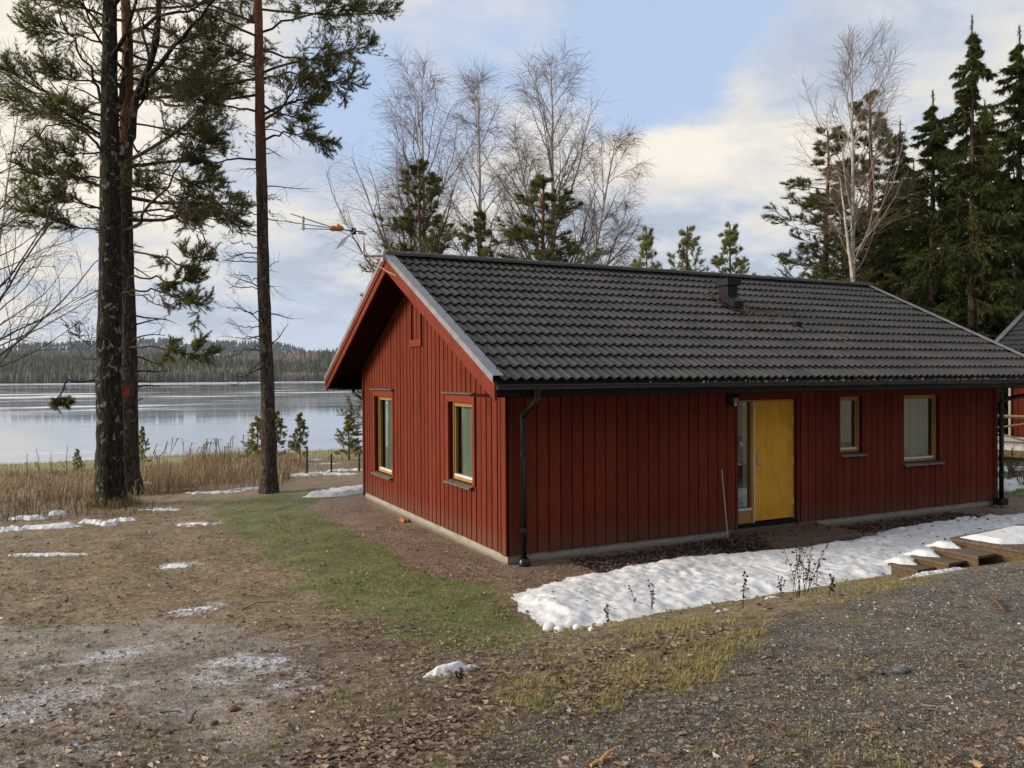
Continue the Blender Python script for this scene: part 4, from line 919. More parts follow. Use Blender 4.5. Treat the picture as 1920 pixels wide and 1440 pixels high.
sp(880,1254,.07,.045,-.4,'tiny snow scrap touching the foreground snow lump',.025,13,res=.012,lump=.004,edge=.05,rag=.03)
sp(255,982,.01,.01,0,'thin snow scrap behind the bare grass',.02,14,res=.02)
k0=-YAW
for i,(u,v,rx,ry,lab) in enumerate([(55,973,.42,.16,'leftmost snow patch beside the dry brush'),(95,990,.55,.20,'largest snow patch at the edge of the dry brush'),(112,965,.24,.13,'small snow patch behind the largest one in the brush'),
    (170,982,.30,.11,'snow patch left of the two tree trunks'),(200,985,.22,.10,'small snow patch in front of the lichen covered trunk'),(230,977,.34,.09,'long thin snow patch right of the brush'),(20,995,.34,.09,'thin snow scrap at the left edge of the yard')]):
    sp(u,v,rx,ry,k0,lab,.06,30+i,res=.03,lump=.022,edge=.09,rag=.22)
sp(90,1041,.62,.10,k0,'long flat icy snow streak on the brown yard',.018,41,res=.025,lump=.004,edge=.05,rag=.25)
sp(335,1060,.22,.14,k0,'bluish white ice patch in the middle of the yard',.012,42,res=.02,lump=.003,edge=.05,rag=.2)
sp(375,985,.42,.16,k0,'thin crusty snow patch on the lawn edge',.012,43,res=.03,lump=.008,edge=.05,rag=.5)
sp(435,1150,.01,.01,k0,'x',.012,44)
for o in [o for o in bpy.data.objects if o.get('label') in('x','thin snow scrap behind the bare grass')]: bpy.data.objects.remove(o)
sp(365,1143,.20,.09,k0,'ragged ice crust on the muddy yard',.008,45,res=.018,lump=.004,edge=.04,rag=.4)
SC=['snow scrap on the straw just left of the single pine foot','snow scrap midway between the paired trunks and the single pine','snow scrap touching the foot of the single pine','snow scrap in the grass right of the single pine','small snow scrap between the single pine and the cabin patch','snow scrap just beyond the patch at the cabin corner','largest flat snow scrap behind the cabin corner patch','snow scrap in front of the low dark stake','snow scrap right of the low dark stake','snow scrap below the tall dry grass','snow scrap at the stump by the paired trunks','snow scrap on the path in front of the paired trunks','snow scrap nearest the shore behind the single pine','snow scrap at the foot of the left green stake']
for i,(u,v,rx,ry) in enumerate([(700,1038,.1,.1),(395,925,.7,.12),(335,917,.5,.1),(470,917,.5,.1),(560,893,.6,.2),(600,888,.5,.15),(640,890,.6,.15),(660,882,.9,.2),(545,868,.6,.15),(580,862,.5,.15),(430,922,.4,.1),(270,905,.35,.2),(300,955,.5,.08),(570,850,.5,.2),(620,870,.4,.1)][1:]):
    sp(u,v,rx,ry,k0,SC[i],.04,60+i,res=.05,lump=.02,edge=.12,group='snow scraps in the lakeside grass',rag=.5)
for i,(u,v,rx,ry) in enumerate([(1895,905,1.2,.35),(1910,880,1.4,.3),(1900,918,.8,.2),(1890,840,1.6,.5)]):
    sp(u,v,rx,ry,k0,('wide snow patch in the scrub right of the near cabin','upper snow patch among the leafless shrubs','small lower snow patch right of the far downpipe','snow on the grass below the porch')[i],.06,80+i,res=.07,lump=.02,edge=.15,group='snow patches on the grass right of the cabin',rag=.7)
sp(1500,1110,.01,.01,0,'x',.02,90); sp(1480,1098,.01,.01,0,'x',.02,91)
for o in [o for o in bpy.data.objects if o.get('label')=='x']: bpy.data.objects.remove(o)
sp(1755,1078,.50,.045,-.1,'long sliver of snow on the grass below the stairs',.03,92,res=.014,lump=.006,edge=.04,rag=.06)
sp(1448,1122,.10,.03,-.1,'tiny sliver of snow in the bank grass left of the dead weeds',.02,93,res=.01,lump=.004,edge=.03,rag=.04)
sp(1354,1146,.08,.03,0,'faint snow scrap at the gravel edge',.015,94,res=.01,lump=.004,edge=.03,rag=.04)
def ball(name,loc,r,m,seed,label=None,cat=None,group=None,sq=.8,lump=.25):
    g=np.random.default_rng(seed); V=[];F=[];n,k=12,7
    for i in range(k+1):
        th=PI*i/k
        for j in range(n):
            ph=2*PI*j/n; V.append((math.sin(th)*math.cos(ph),math.sin(th)*math.sin(ph),math.cos(th)))
    V=np.array(V); w_=g.normal(0,1,(5,3)); ph=g.uniform(0,6,5); rad=1+sum(lump*.35*np.sin(V@w_[q]*1.8+ph[q]) for q in range(5)); V=V*rad[:,None]*np.array((1.15,.9,sq))*r
    for i in range(k):
        for j in range(n): F.append((i*n+j,(i+1)*n+j,(i+1)*n+(j+1)%n,i*n+(j+1)%n))
    o=mk(name,V,_grp(F),m,smooth=True,loc=[float(q) for q in loc]); o.rotation_euler=(0,0,g.uniform(0,6)); return tag(o,label,cat,group)
CL=['larger loose snow lump at the near tip of the snow strip','small snow lump right of the larger one at the near tip','leftmost snow lump on the brown gravel near the far end','second snow lump on the brown gravel near the far end','third snow lump on the brown gravel, farther back','rightmost snow lump on the brown gravel','tiny snow lump on the bank edge near the short stalk','snow lump pressed against the near edge of the strip']
for i,(u,v,r) in enumerate([(1030,1186,.060),(1049,1187,.042),(1797,977,.055),(1808,977,.062),(1816,973,.045),(1826,974,.048),(1108,1183,.03),(1080,1180,.05)]):
    g=G(u,v); ball('snow_clod',(g[0],g[1],terrain(g[0],g[1])+r*.5),r,M['snow'],i,CL[i],'snow clod','loose lumps of snow beside the strip')
for u,v,r,mt,lab in [(1468,960+0,0,0,0)][1:]+[(1692,1262,.045,'stoneg','blue grey stone on the gravel drive right of centre'),(1602,1272,.040,'dirtclod','brown stone in the gravel left of the grey one'),(440,1321,.035,'dirtclod','brown clod on the mud below the ice'),(467,1330,.022,'dirtclod','small clod right of the brown clod'),(313,1372,.030,'dirtclod','clod at the rim of the frozen puddle'),(400,1347,.028,'dirtclod','clod between the puddle and the ice patch')]:
    g=G(u,v); ball('stone',(g[0],g[1],terrain(g[0],g[1])+r*.25),r,M[mt],u,lab,'stone',sq=.6)

# ------------------------------------------------------------------ ground scatter
def pts_px(u0,u1,v0,v1,n,seed):             # sample ground positions, thicker where the ground is nearer to the eye
    r=np.random.default_rng(seed); u=r.uniform(u0,u1,n); v=v0+(v1-v0)*r.random(n)
    D=_F+_R*((u-960)/CF)[:,None]-_U*((v-720)/CF)[:,None]
    t=np.full(n,8.)
    lo=np.full(n,1.2); hi=np.full(n,80.)
    for _ in range(26):
        md=(lo+hi)/2; P=CAM+D*md[:,None]; ab=P[:,2]>base_z(P[:,0],P[:,1]); lo=np.where(ab,md,lo); hi=np.where(ab,hi,md)
    P=CAM+D*lo[:,None]; return P[:,0],P[:,1]
def area(x0,x1,y0,y1,n,seed):
    r=np.random.default_rng(seed); return r.uniform(x0,x1,n),r.uniform(y0,y1,n)
def free(x,y): return ~((x>-.05)&(x<11.1)&(y>-.05)&(y<7.3))&~((x>4.05)&(x<5.95)&(y>-1.05)&(y<0))&~((x>3.4)&(x<8)&(y>-4.6)&(y<-3.5))
def onsnow(x,y): return sdf(P_snow,x,y)
def blades(P,h,w_,bend,seed,segs=2,az=None,azs=3.2):
    r=np.random.default_rng(seed); n=len(P); a=r.uniform(0,2*PI,n); d=np.stack([np.cos(a),np.sin(a),np.zeros(n)],1); s=np.stack([-np.sin(a),np.cos(a),np.zeros(n)],1)
    if az is not None: a2=az+r.normal(0,azs,n); d=np.stack([np.cos(a2),np.sin(a2),0*a2],1)
    up=np.array([0,0,1.]); h=h[:,None]; bend=(bend*r.uniform(.3,1.6,n))[:,None]; w_=w_[:,None]
    if segs==1:
        V=np.stack([P-s*w_,P+s*w_,P+up*h*np.cos(bend)+d*h*np.sin(bend)],1).reshape(-1,3); i=np.arange(n)*3; return V,[np.stack([i,i+1,i+2],1)]
    m1=P+up*h*.55*np.cos(bend*.5)+d*h*.55*np.sin(bend*.5); m2=m1+up*h*.45*np.cos(np.minimum(bend*1.7,2.))+d*h*.45*np.sin(np.minimum(bend*1.7,2.))
    V=np.stack([P-s*w_,P+s*w_,m1+s*w_*.7,m1-s*w_*.7,m2],1).reshape(-1,3); i=np.arange(n)*5
    return V,[np.stack([i,i+1,i+2,i+3],1),np.stack([i+3,i+2,i+4],1)]
def pebbles(P,r_,seed,sq=.6):
    r=np.random.default_rng(seed); n=len(P); O=np.array([(1,0,0),(0,1,0),(-1,0,0),(0,-1,0),(0,0,1)],float)
    a=r.uniform(0,2*PI,n); c,s=np.cos(a),np.sin(a); V=O[None]*r.uniform(.6,1.25,(n,5,1))*r_[:,None,None]
    V=np.stack([V[...,0]*c[:,None]-V[...,1]*s[:,None]*.75,V[...,0]*s[:,None]+V[...,1]*c[:,None]*.75,V[...,2]*sq+r.uniform(-.25,.25,(n,5))*r_[:,None]*.6],-1)+P[:,None]
    i=(np.arange(n)*5)[:,None]; F=np.concatenate([i+np.array([0,1,4]),i+np.array([1,2,4]),i+np.array([2,3,4]),i+np.array([3,0,4])]); return V.reshape(-1,3),[F]
rg=np.random.default_rng(77)
# gravel stones
x,y=pts_px(-60,2050,1040,1530,100000,101); m_=masks(x,y); k=(rg.random(len(x))<m_['gravel']*1.0)&free(x,y)&(m_['bank']<.6); x,y=x[k],y[k]
r_=rg.uniform(.004,.0105,len(x))*np.where(rg.random(len(x))<.05,1.9,1.); P=np.stack([x,y,terrain(x,y)+r_*.1],1)
V,F=pebbles(P,r_,5); tag(mk('gravel',V,F,M['pebble']),'dark wet crushed gravel of the drive','gravel',kind='stuff')
# brown pea gravel round the plinth
x,y=pts_px(600,1950,900,1160,70000,102); m_=masks(x,y); k=(rg.random(len(x))<m_['pea'])&free(x,y)&(onsnow(x,y)>-.05); x,y=x[k],y[k]
r_=rg.uniform(.006,.014,len(x)); V,F=pebbles(np.stack([x,y,terrain(x,y)],1),r_,6); tag(mk('pea_gravel',V,F,M['pea']),'brown fine gravel band round the plinth','gravel',kind='stuff')
# small clods and stones loose on the dirt
x,y=pts_px(-200,1300,980,1560,26000,103); m_=masks(x,y); k=(m_['gravel']<.5)&(m_['grass']<.5)&(m_['pea']<.4)&free(x,y)&(onsnow(x,y)>0); x,y=x[k],y[k]
r_=rg.uniform(.003,.010,len(x)); V,F=pebbles(np.stack([x,y,terrain(x,y)],1),r_,7); tag(mk('dirt_crumbs',V,F,M['pea']),'reddish crumbs and grit scattered over the bare yard','grit',kind='stuff')
# dead leaves
def do_leaves(name,label,x,y,size,m,seed,tilt=.3,lift=.006,z=None):
    zz=terrain(x,y) if z is None else z
    V,F=leaves(np.stack([x,y,zz+lift+np.random.default_rng(seed).uniform(0,.02,len(x))],1),np.tile([[0,0,1.]],(len(x),1)),size,seed,tilt); return tag(mk(name,V,[F],m),label,'leaves',kind='stuff')
x,y=pts_px(-250,2100,940,1540,110000,104); m_=masks(x,y)
cl=fbm(x*2.1,y*2.1,71,3)
p=np.maximum(m_['litter']*.85,.48)*(1-.88*m_['gravel'])*(1-.45*m_['grass'])*(1-.55*m_['mud'])*np.clip((cl-.30)*3.4,0.25,1)
k=(rg.random(len(x))<p)&free(x,y)&(onsnow(x,y)>-.02); x,y=x[k],y[k]
do_leaves('leaf_litter','flat brown birch leaves matted over the yard and bank',x,y,rg.uniform(.018,.058,len(x)),M['leaf'],8,.13,lift=.003)
# leaf drift along the front wall
x=np.concatenate([rg.uniform(.9,4.1,5200),rg.normal(3.5,.55,4200),rg.uniform(5.9,9.5,4200),rg.uniform(4.1,5.9,420)]); y=np.concatenate([-.55+.0*rg.random(5200)+rg.normal(0,.22,5200)-.05,rg.normal(-.55,.22,4200),rg.normal(-.45,.15,4200),rg.uniform(-1.1,-.1,420)])
k=(y<-.03)&(y>-1.4)&(onsnow(x,y)>-.12)&(x>.9); k&=~((x>4.05)&(x<5.95)&(y>-1.03))|(rg.random(len(x))<.14); x,y=x[k],y[k]
hump=.11*np.exp(-((x-3.55)/.5)**2-((y+.55)/.28)**2)
z=np.where((x>4.05)&(x<5.95)&(y>-1.03),-.036,terrain(x,y)+hump*rg.random(len(x)))
do_leaves('leaf_drift','dark rotting leaves drifted along the front wall',x,y,rg.uniform(.03,.065,len(x)),M['darkleaf'],9,.45,z=z)
x,y=area(-.6,11.5,-3.2,-.9,420,105); k=(onsnow(x,y)<-.05)&(rg.random(420)<np.where(x>4.5,.9,.16)); x,y=x[k],y[k]
do_leaves('leaves_on_snow','scattered brown leaves lying on the snow strip',x,y,rg.uniform(.025,.055,len(x)),M['darkleaf'],10,.3,z=terrain(x,y)+.10)
# flat wet leaves pressed into the drive and the frozen mud
x,y=pts_px(-250,2050,1150,1540,9000,204); m_=masks(x,y); k=(rg.random(len(x))<np.where(m_['gravel']>.5,.10,.22)*(fbm(x*1.1,y*1.1,171,3)>.40))&free(x,y)&(onsnow(x,y)>.02); x,y=x[k],y[k]
do_leaves('pressed_leaves','scattered single brown leaves pressed into gravel and mud',x,y,rg.uniform(.02,.055,len(x)),M['leaf'],18,.10,lift=.003)
# bark and twig litter: long thin chips
x,y=pts_px(-300,2100,960,1540,26000,106); m_=masks(x,y); k=(rg.random(len(x))<(1-.6*m_['grass'])*.95)&free(x,y)&(onsnow(x,y)>.0); x,y=x[k],y[k]; n=len(x)
a=rg.uniform(0,PI,n); L=rg.uniform(.012,.05,n); w_=rg.uniform(.0008,.0022,n)
P=np.stack([x,y,terrain(x,y)+.007],1); d=np.stack([np.cos(a),np.sin(a),rg.normal(0,.08,n)],1); s=np.stack([-np.sin(a),np.cos(a),0*a],1)
V=np.stack([P-d*L[:,None]-s*w_[:,None],P+d*L[:,None]-s*w_[:,None],P+d*L[:,None]+s*w_[:,None],P-d*L[:,None]+s*w_[:,None]],1).reshape(-1,3); i=np.arange(n)*4
M['needle_litter']=island([(0,(.06,.035,.022)),(.6,(.16,.085,.045)),(1,(.30,.20,.11))],.6,.3); M['needle_litter'].name='needle_litter'
tag(mk('needle_litter',V,[np.stack([i,i+1,i+2,i+3],1)],M['needle_litter']),'fallen pine needles and twig chips over the bare ground','needles',kind='stuff')
x,y=area(-1,12,-3.2,-.8,2600,305); k=(onsnow(x,y)<-.03); x,y=x[k],y[k]; n=len(x); a=rg.uniform(0,PI,n); L=rg.uniform(.004,.018,n); dg=bpy.context.evaluated_depsgraph_get(); bank_=next(o for o in bpy.data.objects if o.name=='snow_bank')
from mathutils.bvhtree import BVHTree
bv=BVHTree.FromPolygons([tuple(v.co) for v in bank_.data.vertices],[tuple(p.vertices) for p in bank_.data.polygons])
hit=[bv.ray_cast(Vector((float(p),float(q),3)),Vector((0,0,-1)))[0] for p,q in zip(x,y)]; z=np.array([h[2] if h else -9 for h in hit])+.003; k=z>-5; x,y,z,a,L=x[k],y[k],z[k],a[k],L[k]; n=len(x)
P=np.stack([x,y,z],1); d=np.stack([np.cos(a),np.sin(a),rg.normal(0,.12,n)],1); s=np.stack([-np.sin(a),np.cos(a),0*a],1)*.0022
V=np.stack([P-d*L[:,None]-s,P+d*L[:,None]-s,P+d*L[:,None]+s,P-d*L[:,None]+s],1).reshape(-1,3); i=np.arange(n)*4
tag(mk('needles_on_snow',V,[np.stack([i,i+1,i+2,i+3],1)],M['needle_litter']),'pine needles and bark crumbs dirtying the snow strip','needles',kind='stuff')
# lawn
x,y=pts_px(330,1130,880,1260,230000,107); m_=masks(x,y); cl=fbm(x*3.,y*3.,72,3); k=(rg.random(len(x))<m_['grass']*np.clip((cl-.38)*4.6,.05,1)*.95)&free(x,y)&(onsnow(x,y)>0); x,y=x[k],y[k]; n=len(x)
V,F=blades(np.stack([x,y,terrain(x,y)-.004],1),rg.uniform(.018,.05,n)*(.6+.9*vn(x*5,y*5,73)),rg.uniform(.0016,.003,n),np.full(n,.8),11,1); tag(mk('lawn',V,F,M['lawn']),'short mossy green lawn beside the gable','grass',kind='stuff')
x,y=area(11.6,26,-1.5,24,60000,108); m_=masks(x,y); k=(rg.random(len(x))<m_['grass'])&free(x,y); x,y=x[k],y[k]; n=len(x)
V,F=blades(np.stack([x,y,terrain(x,y)-.004],1),rg.uniform(.03,.10,n),rg.uniform(.005,.009,n),np.full(n,.7),12,1); tag(mk('far_lawn',V,F,M['lawn']),'green grass between the two cabins','grass',kind='stuff')
# sparse tufts on the yard and bank
def tufts_ground(name,label,cx,cy,nb,rad,h,m,seed,bend=.8):
    r=np.random.default_rng(seed); n=len(cx); X_=np.repeat(cx,nb)+r.normal(0,1,n*nb)*np.repeat(rad,nb); Y_=np.repeat(cy,nb)+r.normal(0,1,n*nb)*np.repeat(rad,nb); H_=np.repeat(h,nb)*r.uniform(.4,1.2,n*nb)
    k=free(X_,Y_); X_,Y_,H_=X_[k],Y_[k],H_[k]
    V,F=blades(np.stack([X_,Y_,terrain(X_,Y_)-.004],1),H_,r.uniform(.0011,.0024,len(X_)),np.full(len(X_),bend),seed,2); return tag(mk(name,V,F,m),label,'grass',kind='stuff')
x,y=pts_px(-200,1500,940,1500,7200,109); m_=masks(x,y); cl=fbm(x*1.4,y*1.4,73,3); k=(cl>.50)&(m_['gravel']<.6)&(m_['grass']<.7)&(onsnow(x,y)>.05)&(rg.random(len(x))<.42*(1-.55*m_['mud'])); x,y=x[k],y[k]
tufts_ground('yard_grass','small green grass tufts pushing through the dead leaves',x,y,34,rg.uniform(.015,.07,len(x)),rg.uniform(.02,.055,len(x)),M['lawn'],13,.9)
x,y=pts_px(880,2050,1010,1350,5200,110); m_=masks(x,y); k=(rg.random(len(x))<m_['bank']**1.3*.75*np.clip((fbm(x*2.6,y*2.6,74,2)-.30)*4,.1,1))&(onsnow(x,y)>-.03)&free(x,y); x,y=x[k],y[k]
tufts_ground('bank_grass','withered yellow green grass hanging over the bank by the snow',x,y,46,rg.uniform(.02,.07,len(x)),rg.uniform(.035,.12,len(x)),M['strawgrass'],14,1.7)
x,y=pts_px(900,2000,1230,1500,900,111); m_=masks(x,y); k=(fbm(x*1.8,y*1.8,75,3)>.56); x,y=x[k],y[k]
tufts_ground('gravel_grass','thin yellow grass wisps growing in the gravel',x,y,16,rg.uniform(.01,.05,len(x)),rg.uniform(.015,.05,len(x)),M['strawgrass'],15,1.)
# thin brown fuzz of moss and straw lying low in the transition
x,y=pts_px(-200,900,890,1120,42000,112); m_=masks(x,y); k=(rg.random(len(x))<.35*(1-m_['mud'])*(fbm(x*1.1,y*1.1,76,3)>.44))&free(x,y); x,y=x[k],y[k]; n=len(x)
V,F=blades(np.stack([x,y,terrain(x,y)-.003],1),rg.uniform(.02,.06,n),rg.uniform(.002,.004,n),np.full(n,1.2),16,1); tag(mk('straw_grass',V,F,M['strawgrass']),'low straw coloured grass between yard and lake','grass',kind='stuff')
# reeds and tall dry grass: thickest between the trunks
x,y=area(-14,9,11.5,27,90000,113)
def q2(u0,v0,u1,v1): return GP([(u0,v0),(u1,v1)])
PR=GP([(250,935),(300,930),(430,922),(500,912),(530,898),(560,880),(560,870),(500,862),(380,868),(270,885)])
PL=GP([(-200,960),(0,955),(175,950),(180,910),(170,880),(0,884),(-200,890)])
dn_=np.where(sdf(PR,x,y)<.3,1.,np.where(sdf(PL,x,y)<.3,.55,.03*ss(y,12,14))); k=(rg.random(len(x))<dn_*(.25+.75*ss(fbm(x*1.1,y*.8,80,3),.38,.55)))&~((x>-1.)&(y<9.5)); x,y=x[k],y[k]; n=len(x)
inR=sdf(PR,x,y)<.3; h=np.where(inR,rg.uniform(.2,.95,n)*(.05+1.25*ss(fbm(x*.8,y*.8,78,3),.25,.75)),rg.uniform(.12,.48,n)*(.4+fbm(x*.8,y*.8,79,2)))
V,F=blades(np.stack([x,y,terrain(x,y)-.02],1),h,rg.uniform(.004,.008,n),np.full(n,.55),17,2); tag(mk('reeds',V,F,M['reed']),'tall dry brown grass between the trunks and the lake','reeds',kind='stuff')
x,y=area(-40,40,16,44,70000,114); k=(rg.random(len(x))<.8*(fbm(x*.35,y*.35,79,3)>.42)); x,y=x[k],y[k]; n=len(x)
V,F=blades(np.stack([x,y,terrain(x,y)-.02],1),rg.uniform(.06,.30,n),rg.uniform(.006,.013,n),np.full(n,.7),18,1); tag(mk('meadow_grass',V,F,M['strawgrass']),'yellowish meadow grass sloping to the shore','grass',kind='stuff')
# a few feathery reed heads against the water
n=34; PP=GP([(rg.uniform(285,470),900) for _ in range(n)]); x,y=PP[:,0],PP[:,1]+rg.uniform(-1,3,n); z=terrain(x,y); h=rg.uniform(.8,1.35,n)
L_=rg.uniform(-.25,.5,n); Pt=np.stack([np.stack([x,y,z],1),np.stack([x+L_*.4,y,z+h*.6],1),np.stack([x+L_,y,z+h],1),np.stack([x+L_+.16,y,z+h-.04],1)],1)
V,F=tubes(Pt,np.tile([[.004,.0035,.016,.005]],(n,1)),4); M['plume']=flat((.16,.11,.085),(.22,.15,.12),20,.8,.2); M['plume'].name='reed_plumes'; tag(mk('reed_plumes',V,[F],M['plume']),'feathery reed heads drooping in front of the water','reeds',kind='stuff')
# dark dry brush left of the trunks
x,y=area(-9.5,-3.8,8.2,12.5,2300,115); k=sdf(GP([(0,985),(60,970),(120,985),(180,975),(250,975),(240,955),(120,935),(0,945)]),x,y)<.5; x,y=x[k],y[k]; n=len(x)
V,F=blades(np.stack([x,y,terrain(x,y)-.01],1),rg.uniform(.12,.42,n),rg.uniform(.003,.005,n),np.full(n,.6),19,2); tag(mk('dry_brush',V,F,M['brush']),'dark wiry brush below the left trunks','brush',kind='stuff')

# dead weeds (mugwort stalks) in front of the snow
def weed(u,v,h,ns,seed,label,spread=.12):
    g=G(u,v); r=np.random.default_rng(seed); root=empty('dead_weed',(g[0],g[1],terrain(g[0],g[1])-.01)); tag(root,label,'dead weed')
    Ps=[];Rs=[]
    for k in range(ns):
        a=r.uniform(0,6.28); l=h*r.uniform(.6,1.05); lean=r.normal(0,.16,2); t=np.linspace(0,1,8)[:,None]; p=np.array([math.cos(a),math.sin(a),0])*spread*r.random()+np.array([lean[0],lean[1],0])*l*t**1.3+np.array([0,0,l])*t+np.cumsum(r.normal(0,.006,(8,3)),0)
        Ps.append(p); Rs.append(np.linspace(.0042,.0018,8))
    Ps=np.array(Ps); Rs=np.array(Rs); V,F=tubes(Ps,Rs,4); mk('stalk',V,[F],M['weed'],root)
    P2,R2,_=spawn(r,Ps,Rs,9,.3,1,(.5,1.1),lambda t:h*.10*(1.3-t),4,up=-.22,wig=.3,rr=.6,rmin=.0013); V,F=tubes(P2,R2,3); mk('side_shoots',V,[F],M['weed'],root)
    e=np.concatenate([P2[:,-1],P2[:,-2]]); V,F=leaves(e,r.normal(0,1,(len(e),3)),r.uniform(.012,.034,len(e)),seed,1.); mk('shrivelled_leaves',V,[F],M['weed'],root)
def spawn(r,P,R,n,t0,t1,ang,lenf,K,up=0.,wig=.12,rr=.55,rmin=.003,tip=.25,upv=None,plen=False,flat=None):
    Np,Kp=P.shape[:2]; idx=np.repeat(np.arange(Np),n); t=t0+(t1-t0)*((np.tile(np.arange(n),Np)+r.random(Np*n))/n)
    s=t*(Kp-1); i=np.minimum(s.astype(int),Kp-2); f=(s-i)[:,None]; a=P[idx,i]; b=P[idx,i+1]; pos=a*(1-f)+b*f; tan=b-a; tan/=np.linalg.norm(tan,axis=1,keepdims=True)+1e-9
    r0=(R[idx,i]*(1-f[:,0])+R[idx,i+1]*f[:,0])*rr; v=r.normal(0,1,(len(idx),3))
    if flat is not None: v[:,2]*=flat
    v-=tan*(v*tan).sum(1,keepdims=True); v/=np.linalg.norm(v,axis=1,keepdims=True)+1e-9
    an=r.uniform(ang[0],ang[1],len(idx))[:,None]; d=tan*np.cos(an)+v*np.sin(an); L=lenf(t)*r.uniform(.65,1.25,len(idx))
    if plen: L=L*np.linalg.norm(P[idx,-1]-P[idx,0],axis=1)
    out=[pos]
    for k in range(K-1):
        d=d+r.normal(0,wig,d.shape)+np.array([0,0,up if np.isscalar(up) else up[k]]); d/=np.linalg.norm(d,axis=1,keepdims=True); out.append(out[-1]+d*(L/(K-1))[:,None])
    R2=np.maximum(np.maximum(r0,rmin)[:,None]*np.linspace(1,tip,K)[None],rmin*.8); return np.stack(out,1),R2,idx
weed(1497,1120,.68,9,1,'tall cluster of dark shrivelled weeds in front of the snow',.10)
weed(1522,1112,.56,7,2,'right half of the tall dark weed cluster',.10)
weed(1466,1118,.34,3,3,'leaning dark weed left of the tall weed cluster',.03)
weed(1558,1118,.24,3,4,'small leaning weed right of the tall weed cluster',.04)
weed(1222,1148,.40,3,5,'pair of thin withered stalks against the snow left of centre',.05)
weed(1195,1145,.40,1,6,'single thin withered stalk left of the pair',.01)
weed(1393,1140,.42,2,7,'brown bent stalk at the snow edge right of centre',.02)
weed(1145,1172,.22,2,8,'short withered stalk at the near end of the snow',.02)
weed(862,1285,.16,2,9,'dry stalk standing in front of the small snow lump',.015)
weed(1057,1290,.12,1,10,'lone dry stalk in the leaf litter',.01)
# sticks
def stick(pts,r0,label,m='brush'):
    P=[]; 
    for u,v,dz in pts:
        g=G(u,v); P.append((g[0],g[1],terrain(g[0],g[1])+dz))
    b=B(); b.tube(P,np.linspace(r0,r0*.5,len(P)),6); tag(b.out('stick',M[m]),label,'stick')
stick([(453,1147,.01),(480,1136,.02),(520,1130,.012)],.007,'thin dark twig lying across the lawn edge')
stick([(356,1350,.01),(362,1338,.03),(368,1328,.02)],.012,'short black stick beside the clods on the mud')
stick([(300,1332,.01),(325,1328,.012),(337,1326,.01)],.006,'dark twig left of the clods on the mud')
M['freshwood']=flat((.50,.22,.08),(.6,.32,.14),30,.6,.3); M['freshwood'].name='split_orange_wood'
stick([(1126,1436,.02),(1140,1424,.03),(1152,1417,.03)],.012,'split orange wood splinter at the bottom edge',m='freshwood')
stick([(1108,1442,.012),(1130,1433,.02),(1148,1430,.02)],.010,'second split wood splinter below the first',m='freshwood')
stick([(1862,1128,.012),(1873,1138,.02),(1884,1150,.012)],.022,'dark piece of bark on the gravel at right')
stick([(1728,1326,.012),(1750,1327,.013),(1766,1328,.012)],.004,'pale straw lying on the gravel',m='stick')
# ------------------------------------------------------------------ trees
def needles(P,D,Mn,ln,wd,spread,seed,back=.5):
    """P positions, D directions of shoots; Mn thin needles bristling round each"""
    r=np.random.default_rng(seed); n=len(P); p=np.repeat(P,Mn,0); d=np.repeat(D,Mn,0); v=r.normal(0,1,p.shape)
    q=p-d*(r.random(len(p))*ln*back)[:,None]; dd=d+v*spread; dd/=np.linalg.norm(dd,axis=1,keepdims=True); s=np.cross(dd,r.normal(0,1,p.shape)); s/=np.linalg.norm(s,axis=1,keepdims=True)+1e-9
    L=(ln*r.uniform(.6,1.2,len(p)))[:,None]; V=np.stack([q-s*wd,q+s*wd,q+dd*L],1).reshape(-1,3); i=np.arange(len(p))*3; return V,np.stack([i,i+1,i+2],1)
def ends(P,ks,r=None):
    """points and directions along the outer part of each polyline"""
    out=[];dr=[]
    K=P.shape[1]
    for t in ks:
        s=t*(K-1); i=min(int(s),K-2); f=s-i; a,b=P[:,i],P[:,i+1]; out.append(a*(1-f)+b*f); d=b-a; dr.append(d/(np.linalg.norm(d,axis=1,keepdims=True)+1e-9))
    return np.concatenate(out),np.concatenate(dr)
def trunkline(r,H,lean=(0,0),K=16,wig=.02):
    t=np.linspace(0,1,K); w_=np.cumsum(r.normal(0,wig*H/K,(K,2)),0); w_-=w_[0]; P=np.stack([lean[0]*H*t+w_[:,0],lean[1]*H*t+w_[:,1],H*t],1); return P
def trunkmesh(name,P,r0,r1,m,parent,S=12,flare=.35,seed=1,pw=.8):
    K=len(P); t=np.linspace(0,1,K); R=r1+(r0-r1)*(1-t)**pw; z=P[:,2]-P[0,2]; R=R*(1+flare*np.exp(-z/.45))
    KK=K*4; tt=np.linspace(0,K-1,KK); P2=np.stack([np.interp(tt,np.arange(K),P[:,i]) for i in range(3)],1); R2=np.interp(tt,np.arange(K),R)
    z2=P2[:,2]-P2[0,2]; R2=r1+(r0-r1)*(1-np.linspace(0,1,KK))**pw; R2=R2*(1+flare*np.exp(-z2/.45))
    V,F=tubes(P2[None],R2[None],S,parts=True); rg_=np.random.default_rng(seed); V=V.reshape(KK,S,3); c=P2[:,None]; a=np.arange(S)*2*PI/S
    k=1+.05*np.sin(a*3+seed)[None]+.05*rg_.normal(0,1,(KK,S))*.6+ .22*np.exp(-z2/.35)[:,None]*np.sin(a*4+seed)[None]
    V=(c+(V-c)*k[...,None]).reshape(-1,3); return mk(name,V,[F],m,parent,smooth=True),R
